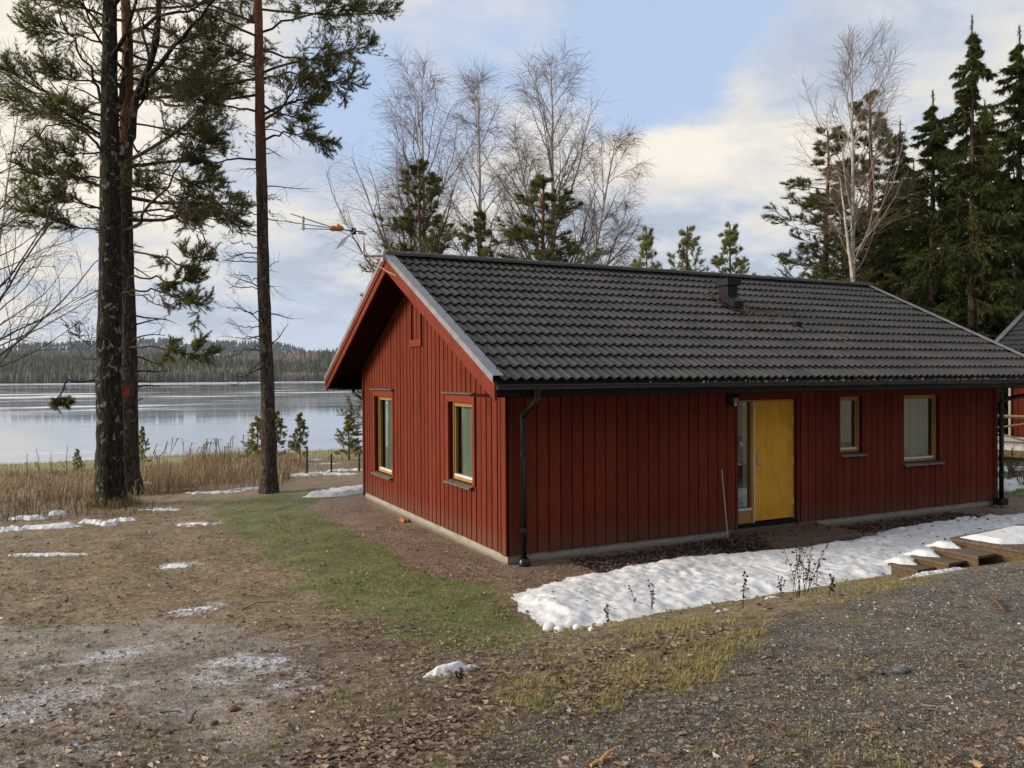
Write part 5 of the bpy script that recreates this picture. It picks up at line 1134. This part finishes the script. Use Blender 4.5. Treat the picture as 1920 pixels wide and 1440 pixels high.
def pine(name,loc,H,label,seed,group=None,cb=.35,cr=2.6,r0=.16,nb=46,n2=8,n3=5,ln=.10,wd=.006,Mn=8,young=False,lean=(0,0),shape='round',dead=0,ang=(1.15,1.5),tw=None,spread=.55,dens=(.3,.55,.8,1.),up1=.07,flat1=.3,t2=.3):
    r=np.random.default_rng(seed); root=empty(name,loc); tag(root,label,'pine tree',group)
    T=trunkline(r,H,lean); _,R=trunkmesh('trunk',T,r0,.02,M['barkY'] if young else M['barkP'],root,S=14 if r0>.12 else 8,seed=seed,flare=.3 if r0>.12 else .1)
    if shape=='cone': prof=lambda t: cr*np.clip(1.04-(t-cb)/(1-cb),.06,1)**.85
    elif shape=='plume': prof=lambda t: cr*np.clip(1.04-(t-cb)/(1-cb),.05,1)**.75*(.65+.7*np.abs(np.sin(t*23+seed)))
    else: prof=lambda t: cr*np.clip(np.sin(PI*np.clip((t-cb)/(1-cb)*.80+.2,0,1)),.12,1)**.7
    B1,R1,_=spawn(r,T[None],R[None],nb,cb,.985,ang,prof,8,up=up1,wig=.10,rr=.33,rmin=.008)
    B2,R2,_=spawn(r,B1,R1,n2,t2,.98,(.5,.95),lambda t:.5*(1.2-t),5,up=.05,wig=.12,rr=.6,rmin=.004,plen=True,flat=flat1)
    B3,R3,_=spawn(r,B2,R2,n3,.25,1.,(.4,.8),lambda t:.5+0*t,3,up=.10,wig=.15,rr=.6,rmin=.003,plen=True,flat=.6)
    v,f=join([tubes(B1,R1,5),tubes(B2,R2,3),tubes(B3,R3,3)]); mk('branches',v,f,M['pinelimb'] if not young else M['pinelimb'],root)
    P1,D1=ends(B3,dens); P2,D2=ends(B2,(.7,.85,1.)); P=np.concatenate([P1,P2]); D=np.concatenate([D1,D2])
    P3,D3=ends(B1,(1.,)); P=np.concatenate([P,P3]); D=np.concatenate([D,D3]); D=D+np.array([0,0,.25]); D/=np.linalg.norm(D,axis=1,keepdims=True)
    V,F=needles(P,D,Mn,ln,wd,spread,seed+5); mk('crown',V,[F],M['youngneedle'] if young else M['pineneedle'],root)
    if dead:
        Bd,Rd,_=spawn(r,T[None],R[None],dead,cb*.33,cb*1.02,(1.2,1.65),lambda t:.5+1.0*r.random(t.shape),7,up=-.02,wig=.14,rr=.13,rmin=.007,tip=.3)
        Bf,Rf,_=spawn(r,Bd,Rd,4,.35,1,(.5,1.),lambda t:.35+0*t,4,up=0.,wig=.15,rr=.6,rmin=.004,plen=True)
        v,f=join([tubes(Bd,Rd,4),tubes(Bf,Rf,3)]); tag(mk('dead_branches',v,f,M['limb'],root),kind='stuff')
    return root
def spruce(name,loc,H,label,seed,group=None,cr=2.3,r0=.17,nb=150,cb=.04,gap=1.):
    r=np.random.default_rng(seed); root=empty(name,loc); tag(root,label,'spruce tree',group); T=trunkline(r,H,wig=.008); _,R=trunkmesh('trunk',T,r0,.012,M['barkY'],root,S=8,seed=seed,flare=.1)
    prof=lambda t: cr*np.clip(1.01-t,.015,1)**.85*(.65+.7*(np.sin(t*61+seed)*.5+.5))*1.1
    B1,R1,_=spawn(r,T[None],R[None],int(nb*1.15),cb,.955,(1.45,1.8),prof,8,up=[-.16,-.10,-.03,.04,.10,.14,.16],wig=.05,rr=.22,rmin=.006)
    B2,R2,_=spawn(r,B1,R1,15,.12,1.,(.6,1.1),lambda t:.34*(1.2-.7*t),5,up=-.20,wig=.08,rr=.6,rmin=.003,plen=True,flat=.25)
    v,f=join([tubes(B1,R1,4),tubes(B2,R2,3)]); mk('branches',v,f,M['limb'],root)
    P1,D1=ends(B2,(.15,.4,.65,.85,1.)); P2,D2=ends(B1,(.5,.65,.8,.9,1.)); P=np.concatenate([P1,P2]); D=np.concatenate([D1,D2])
    D=D+np.array([0,0,-.25]); D/=np.linalg.norm(D,axis=1,keepdims=True)
    tl=np.linspace(.90,1.,16)*H; P=np.concatenate([P,np.stack([np.interp(tl,T[:,2],T[:,0]),np.interp(tl,T[:,2],T[:,1]),tl],1)]); D=np.concatenate([D,np.tile([[0,0,1.]],(16,1))])
    V,F=needles(P,D,8,.15,.015,.5,seed+5,back=1.); mk('crown',V,[F],M['spruceneedle'],root); return root
_proto={}
def reuse(key,build,loc,sx,sz,label,group,cat=None,rz=0.):
    if key not in _proto:
        root=build(); _proto[key]=root
    else:
        root=copy_tree(_proto[key])
    root.location=loc; root.scale=(sx,sx,sz); root.rotation_euler=(0,0,rz); root['label']=label; root['group']=group
    return root
def copy_tree(o,parent=None):
    c=o.copy(); col.objects.link(c); c.parent=parent
    for ch in o.children: copy_tree(ch,c)
    return c
def birch(name,loc,H,label,seed,group=None,r0=.13,lean=(0,0),cb=.25,cr=.30,nb=40,n2=10,n3=11,droop=-.17,ang=(.45,.85),twl=.11,sub=None,tw='twig',up1=.08,fork=None,wig=.02,barkt='birch',tr=.0042,lm='birchlimb'):
    r=np.random.default_rng(seed); root=empty(name,loc); tag(root,label,'birch tree' if barkt=='birch' else 'bare tree',group)
    Ts=[(trunkline(r,H,lean,wig=wig),r0)]
    if fork:
        for (zf,lx,ly,hf) in fork:
            s=trunkline(r,hf,(lx,ly),wig=wig); i=zf/H*15; b0=np.array([np.interp(i,np.arange(16),Ts[0][0][:,k]) for k in range(3)]); s[:,:2]*=1; 
            c=np.linspace(0,1,16)[:,None]; s=s+b0; Ts.append((s,r0*.62))
    parts=[];tw_=[]
    for q,(T,rr0) in enumerate(Ts):
        o,R=trunkmesh('trunk',T,rr0,.010,M[barkt],root,S=9,seed=seed+q,flare=.25 if q==0 else .02)
        hh=H if q==0 else T[-1,2]-T[0,2]; n=nb if q==0 else int(nb*hh/H); c0=cb if q==0 else .22
        B1,R1,_=spawn(r,T[None],R[None],n,c0,.98,ang,lambda t:hh*cr*np.clip(1.12-(t-c0)/(1-c0),.1,1)**.8,10,up=up1,wig=.09,rr=.5,rmin=.009,tip=.2)
        B2,R2,_=spawn(r,B1,R1,n2,.18,1.,(.35,.8),lambda t:.36*(1.2-t),6,up=.0,wig=.13,rr=.55,rmin=tr*1.3,plen=True)
        B3,R3,_=spawn(r,B2,R2,n3,.12,1.,(.3,.8),lambda t:H*twl*.5+0*t,4,up=droop,wig=.14,rr=.5,rmin=tr)
        parts.append(tubes(B1,R1,5)); tw_+= [tubes(B2,R2,3),tubes(B3,R3,3)]
    v,f=join(parts); mk('limbs',v,f,M[lm],root); v,f=join(tw_); mk('twigs',v,f,M[tw],root); return root
def gz(x,y): return float(terrain(x,y))-.05
def place(u,v,depth,top=None):
    """spot on the ground under an image direction at a depth, with the height that reaches row `top`"""
    p=at(u,v,depth); x,y=float(p[0]),float(p[1]); z=gz(x,y); H=None
    if top is not None: H=float(at(u,top,depth)[2])-z
    return (x,y,z),H
# birches behind the cabin
l,H=place(795,480,36,150); birch('birch_tree',l,H,'leftmost bare birch behind the cabin roof with spreading crown',201,'bare birches behind the cabin',r0=.17,lean=(.0,.0),cb=.24,cr=.40,nb=34,n3=8,up1=.05,fork=[(3.2,-.10,-.03,9.5),(3.6,-.17,-.05,7.2)])
l,H=place(905,480,34,142); birch('birch_tree',l,H,'slender bare birch in the middle of the three behind the roof',202,'bare birches behind the cabin',r0=.12,lean=(-.01,0),cb=.28,cr=.24,nb=30,n3=8,up1=.08)
l,H=place(1040,490,35,128); birch('birch_tree',l,H,'tallest bare birch behind the roof with wide forked crown',203,'bare birches behind the cabin',r0=.18,lean=(-.005,0),cb=.26,cr=.36,nb=36,n3=8,up1=.05,fork=[(5.0,-.28,-.1,8.2)])
l,H=place(1048,490,33,262); birch('birch_tree',l,H,'leaning bare birch with drooping twigs right of the tallest one',204,'bare birches behind the cabin',r0=.13,lean=(.17,-.06),cb=.32,cr=.36,nb=24,n3=9,droop=-.26,up1=.04,fork=[(4.4,.36,-.12,5.6)])
# pines behind the cabin
for (u,top,d,lab,kw) in [(793,300,34,'conical pine in front of the leftmost birch',dict(cr=3.0,shape='plume',cb=.10,nb=135)),(898,396,32,'small dark pine under the slender birch',dict(cr=2.3,shape='plume',cb=.08,nb=110)),(1020,330,31,'bushy dark pine with broad lower branches behind the roof',dict(cr=3.7,shape='plume',cb=.10,nb=125)),(730,478,28,'sparse pine partly hidden behind the gable peak',dict(cr=1.5,shape='plume',cb=.12,nb=80))]:
    l,H=place(u,500,d,top); reuse('pine%d'%(0),lambda: pine('pine_tree',(0,0,0),12.,lab,301+u%2,'g',cr=2.4,shape='plume',cb=.10,nb=105,r0=.10,wd=.009,ln=.16,Mn=5,n2=7,n3=4,ang=(.95,1.4)),l,kw['cr']/2.4,H/12.,lab,'dark pines behind the cabin',rz=u)
for (u,top,d,lab) in [(1215,428,26,'leftmost of the three young pines above the ridge, bluish green'),(1285,425,27,'middle one of the three young pines above the ridge'),(1372,420,27,'rightmost young pine above the ridge, widest spread')]:
    l,H=place(u,500,d,top); reuse('young%d'%(u==1285),lambda: pine('young_pine',(0,0,0),8.,lab,401+(u==1285),'g',cr=2.5,shape='cone',cb=.08,nb=110,n2=4,n3=3,r0=.06,wd=.0075,ln=.13,Mn=6,young=True,ang=(.95,1.3),up1=.05),l,(1.3 if u<1250 else 1.6)/1.6,H/8.,lab,'young pines showing above the ridge',rz=u)
# right hand group
for (u,top,d,lab,kw) in [(1545,245,33,'broad pine with layered branches left of the white birch',dict(cr=2.7,cb=.08,nb=130,shape='plume',r0=.14)),(1637,172,33,'tall pine with bare reddish trunk right of the white birch',dict(cr=2.1,cb=.25,nb=100,shape='plume',r0=.16,dead=22)),(1585,330,36,'shorter pine filling the gap behind the white birch',dict(cr=2.0,cb=.12,nb=115,shape='plume',r0=.12))]:
    l,H=place(u,530,d,top); reuse('rpine%d'%(u==1637),lambda: pine('pine_tree',(0,0,0),14.,lab,501,'g',wd=.010,ln=.16,Mn=5,n2=6,n3=4,**kw),l,kw['cr']*1.33/(2.1 if u==1637 else 2.7),H/14.,lab,'pines right of the roof ridge',rz=u*.7)
l,H=place(1600,530,30,82); birch('birch_tree',l,H,'tall white barked birch rising beyond the right end of the ridge',211,r0=.115,cb=.42,cr=.30,nb=32,n2=8,n3=6,droop=.02,ang=(.6,1.0),up1=.10,twl=.09,fork=[(6.3,-.16,.02,3.8)])
for (u,top,d,lab,kw) in [(1688,228,34,'thin dark spruce between the pines and the big spruces',dict(cr=2.5,nb=130)),(1750,172,31,'second spruce from the right group with mossy lower boughs',dict(cr=3.1)),(1822,34,29,'tallest spire shaped spruce near the right edge',dict(cr=2.9,nb=170)),(1912,52,30,'big spruce cut by the right edge of the view',dict(cr=3.1,nb=175)),(1780,330,34,'lower spruce behind the spire shaped one',dict(cr=2.6)),(1865,320,33,'bushy spruce behind the far cabin roof',dict(cr=2.8)),(1985,-60,30,'large spruce just outside the right edge',dict(cr=3.0,nb=150)),(1735,420,37,'low spruce filling the back of the grove',dict(cr=3.4)),(1665,330,38,'spruce seen between the tall pine and the thin dark spruce',dict(cr=3.0)),(1715,300,37,'spruce behind the thin dark one at mid height',dict(cr=3.0)),(1845,190,35,'spruce filling the gap right of the spire shaped one',dict(cr=3.2))]:
    l,H=place(u,600,d,top); reuse('spruce%d'%(u in(1822,1688,1912)),lambda: spruce('spruce_tree',(0,0,0),14.,lab,601+(u==1822),'g',cr=2.6,nb=170),l,kw['cr']/2.6,H/14.,lab,'spruces at the right edge',rz=u*.31)
# young pines down by the lake
for (u,v,top,lab,cr) in [(268,868,800,'tiny pine right of the paired trunks',.42),(483,862,782,'young lakeside pine left of the single trunk',.75),(519,866,772,'young lakeside pine right behind the single trunk',.75),(563,850,775,'free standing young pine by the water',.62),(654,864,778,'young pine next to the cabin gable corner',.85),(145,884,842,'seedling pine in the dry grass left of the trunks',.3)]:
    g=G(u,v) if v<866 else G(u,v); dd=float((g-CAM)@_F); g=at(u,v,min(dd,34)); x,y=float(g[0]),float(g[1]); z=gz(x,y); H=float(at(u,top,float((np.array([x,y,z])-CAM)@_F))[2])-z
    reuse('lake%d'%(u%2),lambda: pine('young_pine',(0,0,0),2.4,lab,701+u%2,'g',cr=.75,shape='cone',cb=.06,nb=60,n2=4,n3=2,r0=.03,wd=.010,ln=.11,Mn=7,young=True,ang=(1.1,1.35),up1=.05,dens=(.4,.7,1.)),(x,y,z),cr/.75,H/2.4,lab,'young pines on the lake meadow',rz=u)
# the three big trees on the left
l,H=place(212,930,20.2); g=(l[0],l[1],gz(l[0],l[1]))
# B: pine standing just behind
gB=at(243,924,20.5); zB=gz(gB[0],gB[1]); rootB=pine('pine_tree',(float(gB[0]),float(gB[1]),zB),19.,'pine with orange upper trunk directly behind the lichen covered trunk',901,cb=.36,cr=3.7,r0=.25,nb=44,n2=15,n3=8,ln=.115,wd=.0075,Mn=9,lean=(-.004,0),shape='round',dead=20,dens=(.45,.7,1.),ang=(1.3,1.75),up1=.03,spread=.6,flat1=.25,t2=.42)
gC=at(505,909,20.0); zC=gz(gC[0],gC[1]); rootC=pine('pine_tree',(float(gC[0]),float(gC[1]),zC),19.5,'tall single pine with bare lower trunk and dead stubs',902,cb=.46,cr=3.3,r0=.185,nb=38,n2=15,n3=8,ln=.115,wd=.0075,Mn=9,lean=(-.013,.0),shape='round',dead=26,dens=(.45,.7,1.),ang=(1.25,1.65),up1=.035,spread=.6,flat1=.25,t2=.42)
# low foliage boughs of tree B reaching right and left
def bough(root,loc,pts,dens_n,seed,r0=.03,name='bough',green=True,len2=.5):
    P=np.array([at(*q) for q in pts])-np.array(loc); t=np.linspace(0,len(P)-1,12); P=np.stack([np.interp(t,np.arange(len(P)),P[:,k]) for k in range(3)],1); r=np.random.default_rng(seed); P[1:-1]+=r.normal(0,.03,(10,3))
    R=np.linspace(r0,.008,12); B2,R2,_=spawn(r,P[None],R[None],dens_n,.40,1,(.4,1.),lambda t:len2+0*t,6,up=.05,wig=.15,rr=.5,rmin=.004,flat=.4)
    B3,R3,_=spawn(r,B2,R2,11,.2,1,(.4,.9),lambda t:len2*.5+0*t,4,up=.06,wig=.15,rr=.5,rmin=.003)
    v,f=join([tubes(P[None],R[None],6),tubes(B2,R2,3),tubes(B3,R3,3)]); tag(mk(name,v,f,M['limb'],root),kind='stuff')
    if green:
        P1,D1=ends(B3,(.3,.5,.75,1.)); P2,D2=ends(B2,(.5,.75,1.)); p=np.concatenate([P1,P2]); d=np.concatenate([D1,D2])+np.array([0,0,.2]); d/=np.linalg.norm(d,axis=1,keepdims=True)
        V,F=needles(p,d,12,.10,.0065,.5,seed+1); mk('bough_needles',V,[F],M['pineneedle'],root)
LB=(float(gB[0]),float(gB[1]),zB)
bough(rootB,LB,[(240,652,20.4),(290,652,19.9),(345,662,19.6),(388,655,19.4)],13,31,len2=.42)
bough(rootB,LB,[(240,545,20.4),(280,540,19.8),(340,560,19.5),(378,575,19.3)],12,32,len2=.45)
bough(rootB,LB,[(242,400,20.4),(320,395,19.6),(390,410,19.2),(440,405,19)],15,33,len2=.55)
bough(rootB,LB,[(236,450,20.4),(180,430,20.),(110,420,19.6),(55,398,19.3)],15,34,len2=.6)
bough(rootB,LB,[(236,340,20.4),(160,330,20.),(100,335,19.6),(60,325,19.3)],13,35,len2=.55)
bough(rootB,LB,[(242,470,20.4),(300,480,19.7),(350,500,19.3),(375,480,19.2)],12,36,len2=.5)
bough(rootB,LB,[(236,240,20.4),(170,225,20.),(110,215,19.6),(60,200,19.3)],14,37,len2=.65)
bough(rootB,LB,[(236,100,20.4),(160,70,20.),(110,60,19.6),(72,50,19.3)],13,38,len2=.6)
bough(rootB,LB,[(242,130,20.4),(300,120,19.7),(360,140,19.3),(400,150,19.2)],14,61,len2=.55)
bough(rootB,LB,[(242,230,20.4),(310,240,19.7),(360,260,19.3),(390,262,19.2)],14,62,len2=.55)
bough(rootB,LB,[(242,310,20.4),(310,330,19.7),(370,345,19.3),(420,350,19.2)],14,63,len2=.5)
bough(rootB,LB,[(236,290,20.4),(180,285,20.),(130,290,19.6),(85,280,19.3)],12,64,len2=.5)
bough(rootB,LB,[(242,520,20.4),(290,520,19.8),(330,530,19.5),(360,520,19.3)],11,65,len2=.4)
bough(rootB,LB,[(242,360,20.4),(290,350,19.8),(340,370,19.5),(380,400,19.3)],12,66,len2=.5)
bough(rootB,LB,[(242,60,20.4),(300,50,19.8),(350,70,19.5),(400,60,19.3)],12,67,len2=.6)
bough(rootB,LB,[(236,390,20.4),(170,385,20.),(120,380,19.6),(80,360,19.3)],12,68,len2=.5)
bough(rootB,LB,[(236,165,20.4),(170,150,20.),(120,150,19.6),(90,130,19.3)],12,69,len2=.55)
bough(rootB,LB,[(225,713,20.3),(150,715,19.9),(125,716,19.8),(112,745,19.7),(100,752,19.7)],1,39,len2=.3)
bough(rootB,LB,[(126,716,19.8),(116,735,19.75),(108,748,19.7),(125,758,19.7)],6,40,r0=.012,len2=.2)
LC=(float(gC[0]),float(gC[1]),zC)
bough(rootC,LC,[(492,265,19.9),(530,250,19.5),(570,250,19.3),(598,262,19.2)],10,41,len2=.45)
bough(rootC,LC,[(492,150,19.9),(540,135,19.5),(600,150,19.3),(655,160,19.2)],14,42,len2=.55)
bough(rootC,LC,[(492,60,19.9),(560,30,19.5),(620,22,19.3),(690,2,19.2)],14,43,len2=.5)
bough(rootC,LC,[(484,300,19.9),(440,298,19.5),(400,308,19.3),(370,300,19.2)],12,44,len2=.45)
bough(rootC,LC,[(484,210,19.9),(440,200,19.5),(400,190,19.3),(365,185,19.2)],12,45,len2=.5)
for i,(v,u2,v2) in enumerate([(405,435,392),(433,428,437),(468,432,455),(490,428,478),(530,440,515),(545,428,540),(590,424,578),(615,445,613),(635,443,633),(650,450,662),(385,512,372),(395,518,405)]):
    s=487+ (v-300)*.02
    bough(rootC,LC,[(s,v,20.),((s+u2)/2,(v+v2)/2-3,19.9),(u2,v2,19.8)],3,50+i,r0=.016,name='dead_branch',green=False,len2=.35)
# A: the old lichen covered broadleaf tree in front
gA=at(208,944,18.2); zA=gz(gA[0],gA[1]); LA=(float(gA[0]),float(gA[1]),zA); rootA=empty('old_tree',LA); tag(rootA,'thick dark trunk with white lichen spots, bare forked crown, mossy foot','bare tree')
def pl(pts,K=20,d=18.2,jit=.02,seed=0):
    P=np.array([at(q[0],q[1],q[2] if len(q)>2 else d) for q in pts])-np.array(LA); s=np.linspace(0,len(P)-1,K); Q=np.stack([np.interp(s,np.arange(len(P)),P[:,k]) for k in range(3)],1)
    Q[1:-1]=(Q[:-2]+2*Q[1:-1]+Q[2:])/4; Q[1:-1]+=np.random.default_rng(seed).normal(0,jit,(K-2,3)); return Q
T=pl([(208,950),(206,870),(207,760),(206,640),(207,520),(208,420),(207,320),(206,220),(205,110),(208,0),(212,-150),(216,-320)],K=24,jit=.006)
T[0,2]=-.05; trunkmesh('trunk',T,.30,.05,M['barkA'],rootA,S=20,flare=.18,seed=3,pw=.6)
limbs=[([(208,330),(240,270),(265,170,18.),(290,90,17.8),(300,-40,17.6),(330,-200,17.3)],.16),([(207,250),(225,200),(238,120,18.4),(250,40,18.6),(262,-120,19)],.12),([(262,185,18),(300,120,17.6),(350,60,17.2),(410,0,16.9),(450,-80,16.6)],.09),
 ([(208,450),(235,310+130),(270,395,17.8),(310,350,17.4),(345,310,17.1),(352,225,17.)],.065),([(204,230),(190,180),(160,120,17.9),(130,60,17.6),(90,-20,17.3)],.07),([(204,300),(175,260,17.9),(120,220,17.6),(60,170,17.3),(0,130,17),(-60,110,16.8)],.05),
 ([(205,420),(180,385,18),(130,370,17.8),(95,390,17.6),(80,430,17.5)],.035),([(204,265),(170,245,18),(110,225,17.7),(60,255,17.4),(30,300,17.2)],.035),([(208,120),(240,60,18),(300,30,17.6),(370,20,17.3),(440,-20,17)],.08),([(270,395,17.8),(330,410,17.4),(380,440,17.1),(410,480,16.9)],.03),([(300,370,17.5),(350,390,17.2),(410,385,17),(450,400,16.8)],.028),
 ([(265,170,18),(320,200,17.6),(370,190,17.2),(420,150,17)],.05),([(208,560),(240,545,17.8),(300,575,17.5),(345,560,17.2)],.022),([(206,620),(180,635,18),(150,632,17.8),(125,620,17.7)],.014),([(205,640),(170,648,18),(140,630,17.8),(118,600,17.7)],.012),([(208,30),(240,-30,18),(330,-60,17.6),(420,-60,17.3)],.08)]
r=np.random.default_rng(66); mlim=[];mt=[]
for i,(pts,r0_) in enumerate(limbs):
    P=pl(pts,K=14,jit=.035,seed=i); r0_=r0_*.68; R=np.linspace(r0_,max(.010,r0_*.25),14)
    V,F=tubes(P[None],R[None],8 if r0_>.05 else 6); mk('limb',V,[F],M['barkA'] if r0_>.05 else M['limb'],rootA,smooth=True)
    n=int(5+r0_*85); B2,R2,_=spawn(r,P[None],R[None],n,.2,1,(.4,1.1),lambda t:(.5+r0_*12)*(1.25-t),8,up=.01,wig=.17,rr=.4,rmin=.008); B3,R3,_=spawn(r,B2,R2,6,.2,1,(.4,1.1),lambda t:.4+0*t,6,up=-.02,wig=.20,rr=.5,rmin=.005,plen=True); B4,R4,_=spawn(r,B3,R3,5,.2,1,(.4,1.),lambda t:.5+0*t,4,up=-.05,wig=.2,rr=.5,rmin=.004,plen=True)
    mlim.append(tubes(B2,R2,4)); mt+=[tubes(B3,R3,3),tubes(B4,R4,3)]
v,f=join(mlim); tag(mk('side_branches',v,f,M['limb'],rootA),kind='stuff'); v,f=join(mt); mk('twigs',v,f,M['twigl'],rootA)
# mossy grass skirt at the foot
a=rg.uniform(0,2*PI,900); rad=.36+rg.random(900)**2*.28; x=LA[0]+np.cos(a)*rad; y=LA[1]+np.sin(a)*rad
V,F=blades(np.stack([x,y,terrain(x,y)-.01],1),rg.uniform(.08,.32,900),rg.uniform(.003,.006,900),np.full(900,.4),91,2); tag(mk('trunk_grass',V,F,M['strawgrass']),'tufts of olive grass round the foot of the lichen trunk','grass',kind='stuff')
# birdbox nailed to pine B
bb_=at(235,733,19.72); bx=empty('birdbox',tuple(float(q) for q in bb_),-.3); tag(bx,'small red birdbox nailed to the left trunks','birdbox')
b=B(); b.box(-.085,.085,-.07,.07,-.13,.10); b.out('box',M['birdbox'],bx); b=B(); b.box(-.11,.11,-.11,.08,.101,.118); b.out('lid',M['redtrim'],bx); b=B(); b.tube([(0,-.0702,.04),(0,-.073,.04)],.018,10); b.out('hole',M['dark'],bx); b=B(); b.tube([(0,.07,.0),(0,.16,.0)],.02,6); b.out('hanger',M['blackmat'],bx)  # entrance is a dark disc, its shade put into the colour
# stump and green posts
g=G(258,927)
b=B(); b.tube([(g[0],g[1],terrain(g[0],g[1])-.05),(g[0]+.02,g[1],terrain(g[0],g[1])+.35),(g[0]+.07,g[1],terrain(g[0],g[1])+.42)],[.10,.08,.02],8); tag(b.out('broken_stump',M['barkP']),'splintered dark stump touching the right foot of the pair of trunks','stump')
for (u,v0,v1,lab) in [(621,852,880,'green wooden stake left of the gable corner pine'),(673,850,872,'green wooden stake right of the gable corner pine'),(575,838,850,'low dark stake near the shore')]:
    p=at(u,v1,25.5); z=gz(p[0],p[1]); H=(v1-v0)*25.5/CF; zt=float(at(u,v0,25.5)[2])
    b=B(); b.tube([(p[0],p[1],z-.1),(p[0]+.01,p[1],zt),(p[0]+.011,p[1],zt+.03)],[.034,.034,.015],8); tag(b.out('stake',M['green']),lab,'post')
# shrub stems right of the near cabin
for i,(u,v) in enumerate([(1888,905),(1905,900),(1918,915),(1898,890)]):
    g=G(u,v); r=np.random.default_rng(i); Ps=np.zeros((14,6,3)); a=r.uniform(0,6.3,14); l=r.uniform(.35,.9,14); t=np.linspace(0,1,6)
    Ps[:,:,0]=(np.cos(a)*l*.45)[:,None]*t; Ps[:,:,1]=(np.sin(a)*l*.45)[:,None]*t; Ps[:,:,2]=l[:,None]*t; Ps+=r.normal(0,.015,Ps.shape); Rs=np.tile(np.linspace(.006,.003,6),(14,1))
    B2,R2,_=spawn(r,Ps,Rs,5,.3,1,(.4,1.),lambda t:.22+0*t,4,wig=.2,rr=.7,rmin=.003); v_,f_=join([tubes(Ps,Rs,3),tubes(B2,R2,3)]); o=mk('bare_shrub',v_,f_,M['brush'],loc=(g[0],g[1],gz(g[0],g[1]))); tag(o,('leafless shrub nearest the cabin corner downpipe','leafless shrub in the middle of the snowy scrub','leafless shrub cut by the right edge of the view','leafless shrub behind the one at the downpipe')[i],'shrub','leafless shrubs right of the cabin')
# bare tree whose twigs hang in from the left edge
l,H=place(-130,900,22,-250); birch('bare_birch',l,H,'birch just outside the left edge whose fine twigs hang into view',221,lm='twigl',tw='twigl',r0=.10,lean=(.01,0),cb=.15,cr=.34,nb=36,n2=9,n3=7,droop=-.06,ang=(.7,1.2),up1=.05,twl=.08,tr=.0045)
l,H=place(-60,880,30,150); birch('bare_birch',l,H,'smaller leaning birch at the left edge above the lake',222,lm='twigl',tw='twigl',r0=.08,lean=(.12,0),cb=.2,cr=.34,nb=28,n2=8,n3=7,droop=-.05,ang=(.7,1.1),up1=.05,twl=.09)
# thin bare saplings on the lake meadow
for i,(u,v,top) in enumerate([(75,890,838),(100,890,848),(125,888,835),(50,890,850),(460,872,800),(404,880,820)]):
    g=at(u,v,26); z=gz(g[0],g[1]); r=np.random.default_rng(40+i); h=float(at(u,top,26)[2])-z; P=trunkline(r,h,(r.normal(0,.06),0),K=8,wig=.08)[None]; R=np.linspace(.012,.004,8)[None]
    B2,R2,_=spawn(r,P,R,9,.3,1,(.4,.8),lambda t:h*.3*(1.2-t),5,up=.1,wig=.12,rr=.6,rmin=.004); v_,f_=join([tubes(P,R,4),tubes(B2,R2,3)]); o=mk('sapling',v_,f_,M['twigl'],loc=(float(g[0]),float(g[1]),z)); tag(o,('bare sapling left of the pine seedling','bare sapling just left of the pine seedling','bare sapling closest to the pine seedling','leftmost bare sapling against the water','tall bare sapling beside the pine behind the single trunk','bare sapling among the reed plumes')[i],'sapling','leafless saplings in the lakeside grass')

# the spruce wood that stands behind the photographer and is mirrored in the window panes
src=_proto['spruce0']
r=np.random.default_rng(17)
for i in range(13):
    x=-24+i*4.2+r.uniform(-1,1); y=-27+r.uniform(-3,3); c=copy_tree(src); c.location=(x,y,gz(x,y)); s=r.uniform(1.0,1.35); c.scale=(s*1.25,s*1.25,s); c.rotation_euler=(0,0,r.uniform(0,6.3)); c['label']='dark spruce of the wood mirrored in the panes of the front wall'; c['group']='spruces of the wood facing the front wall'
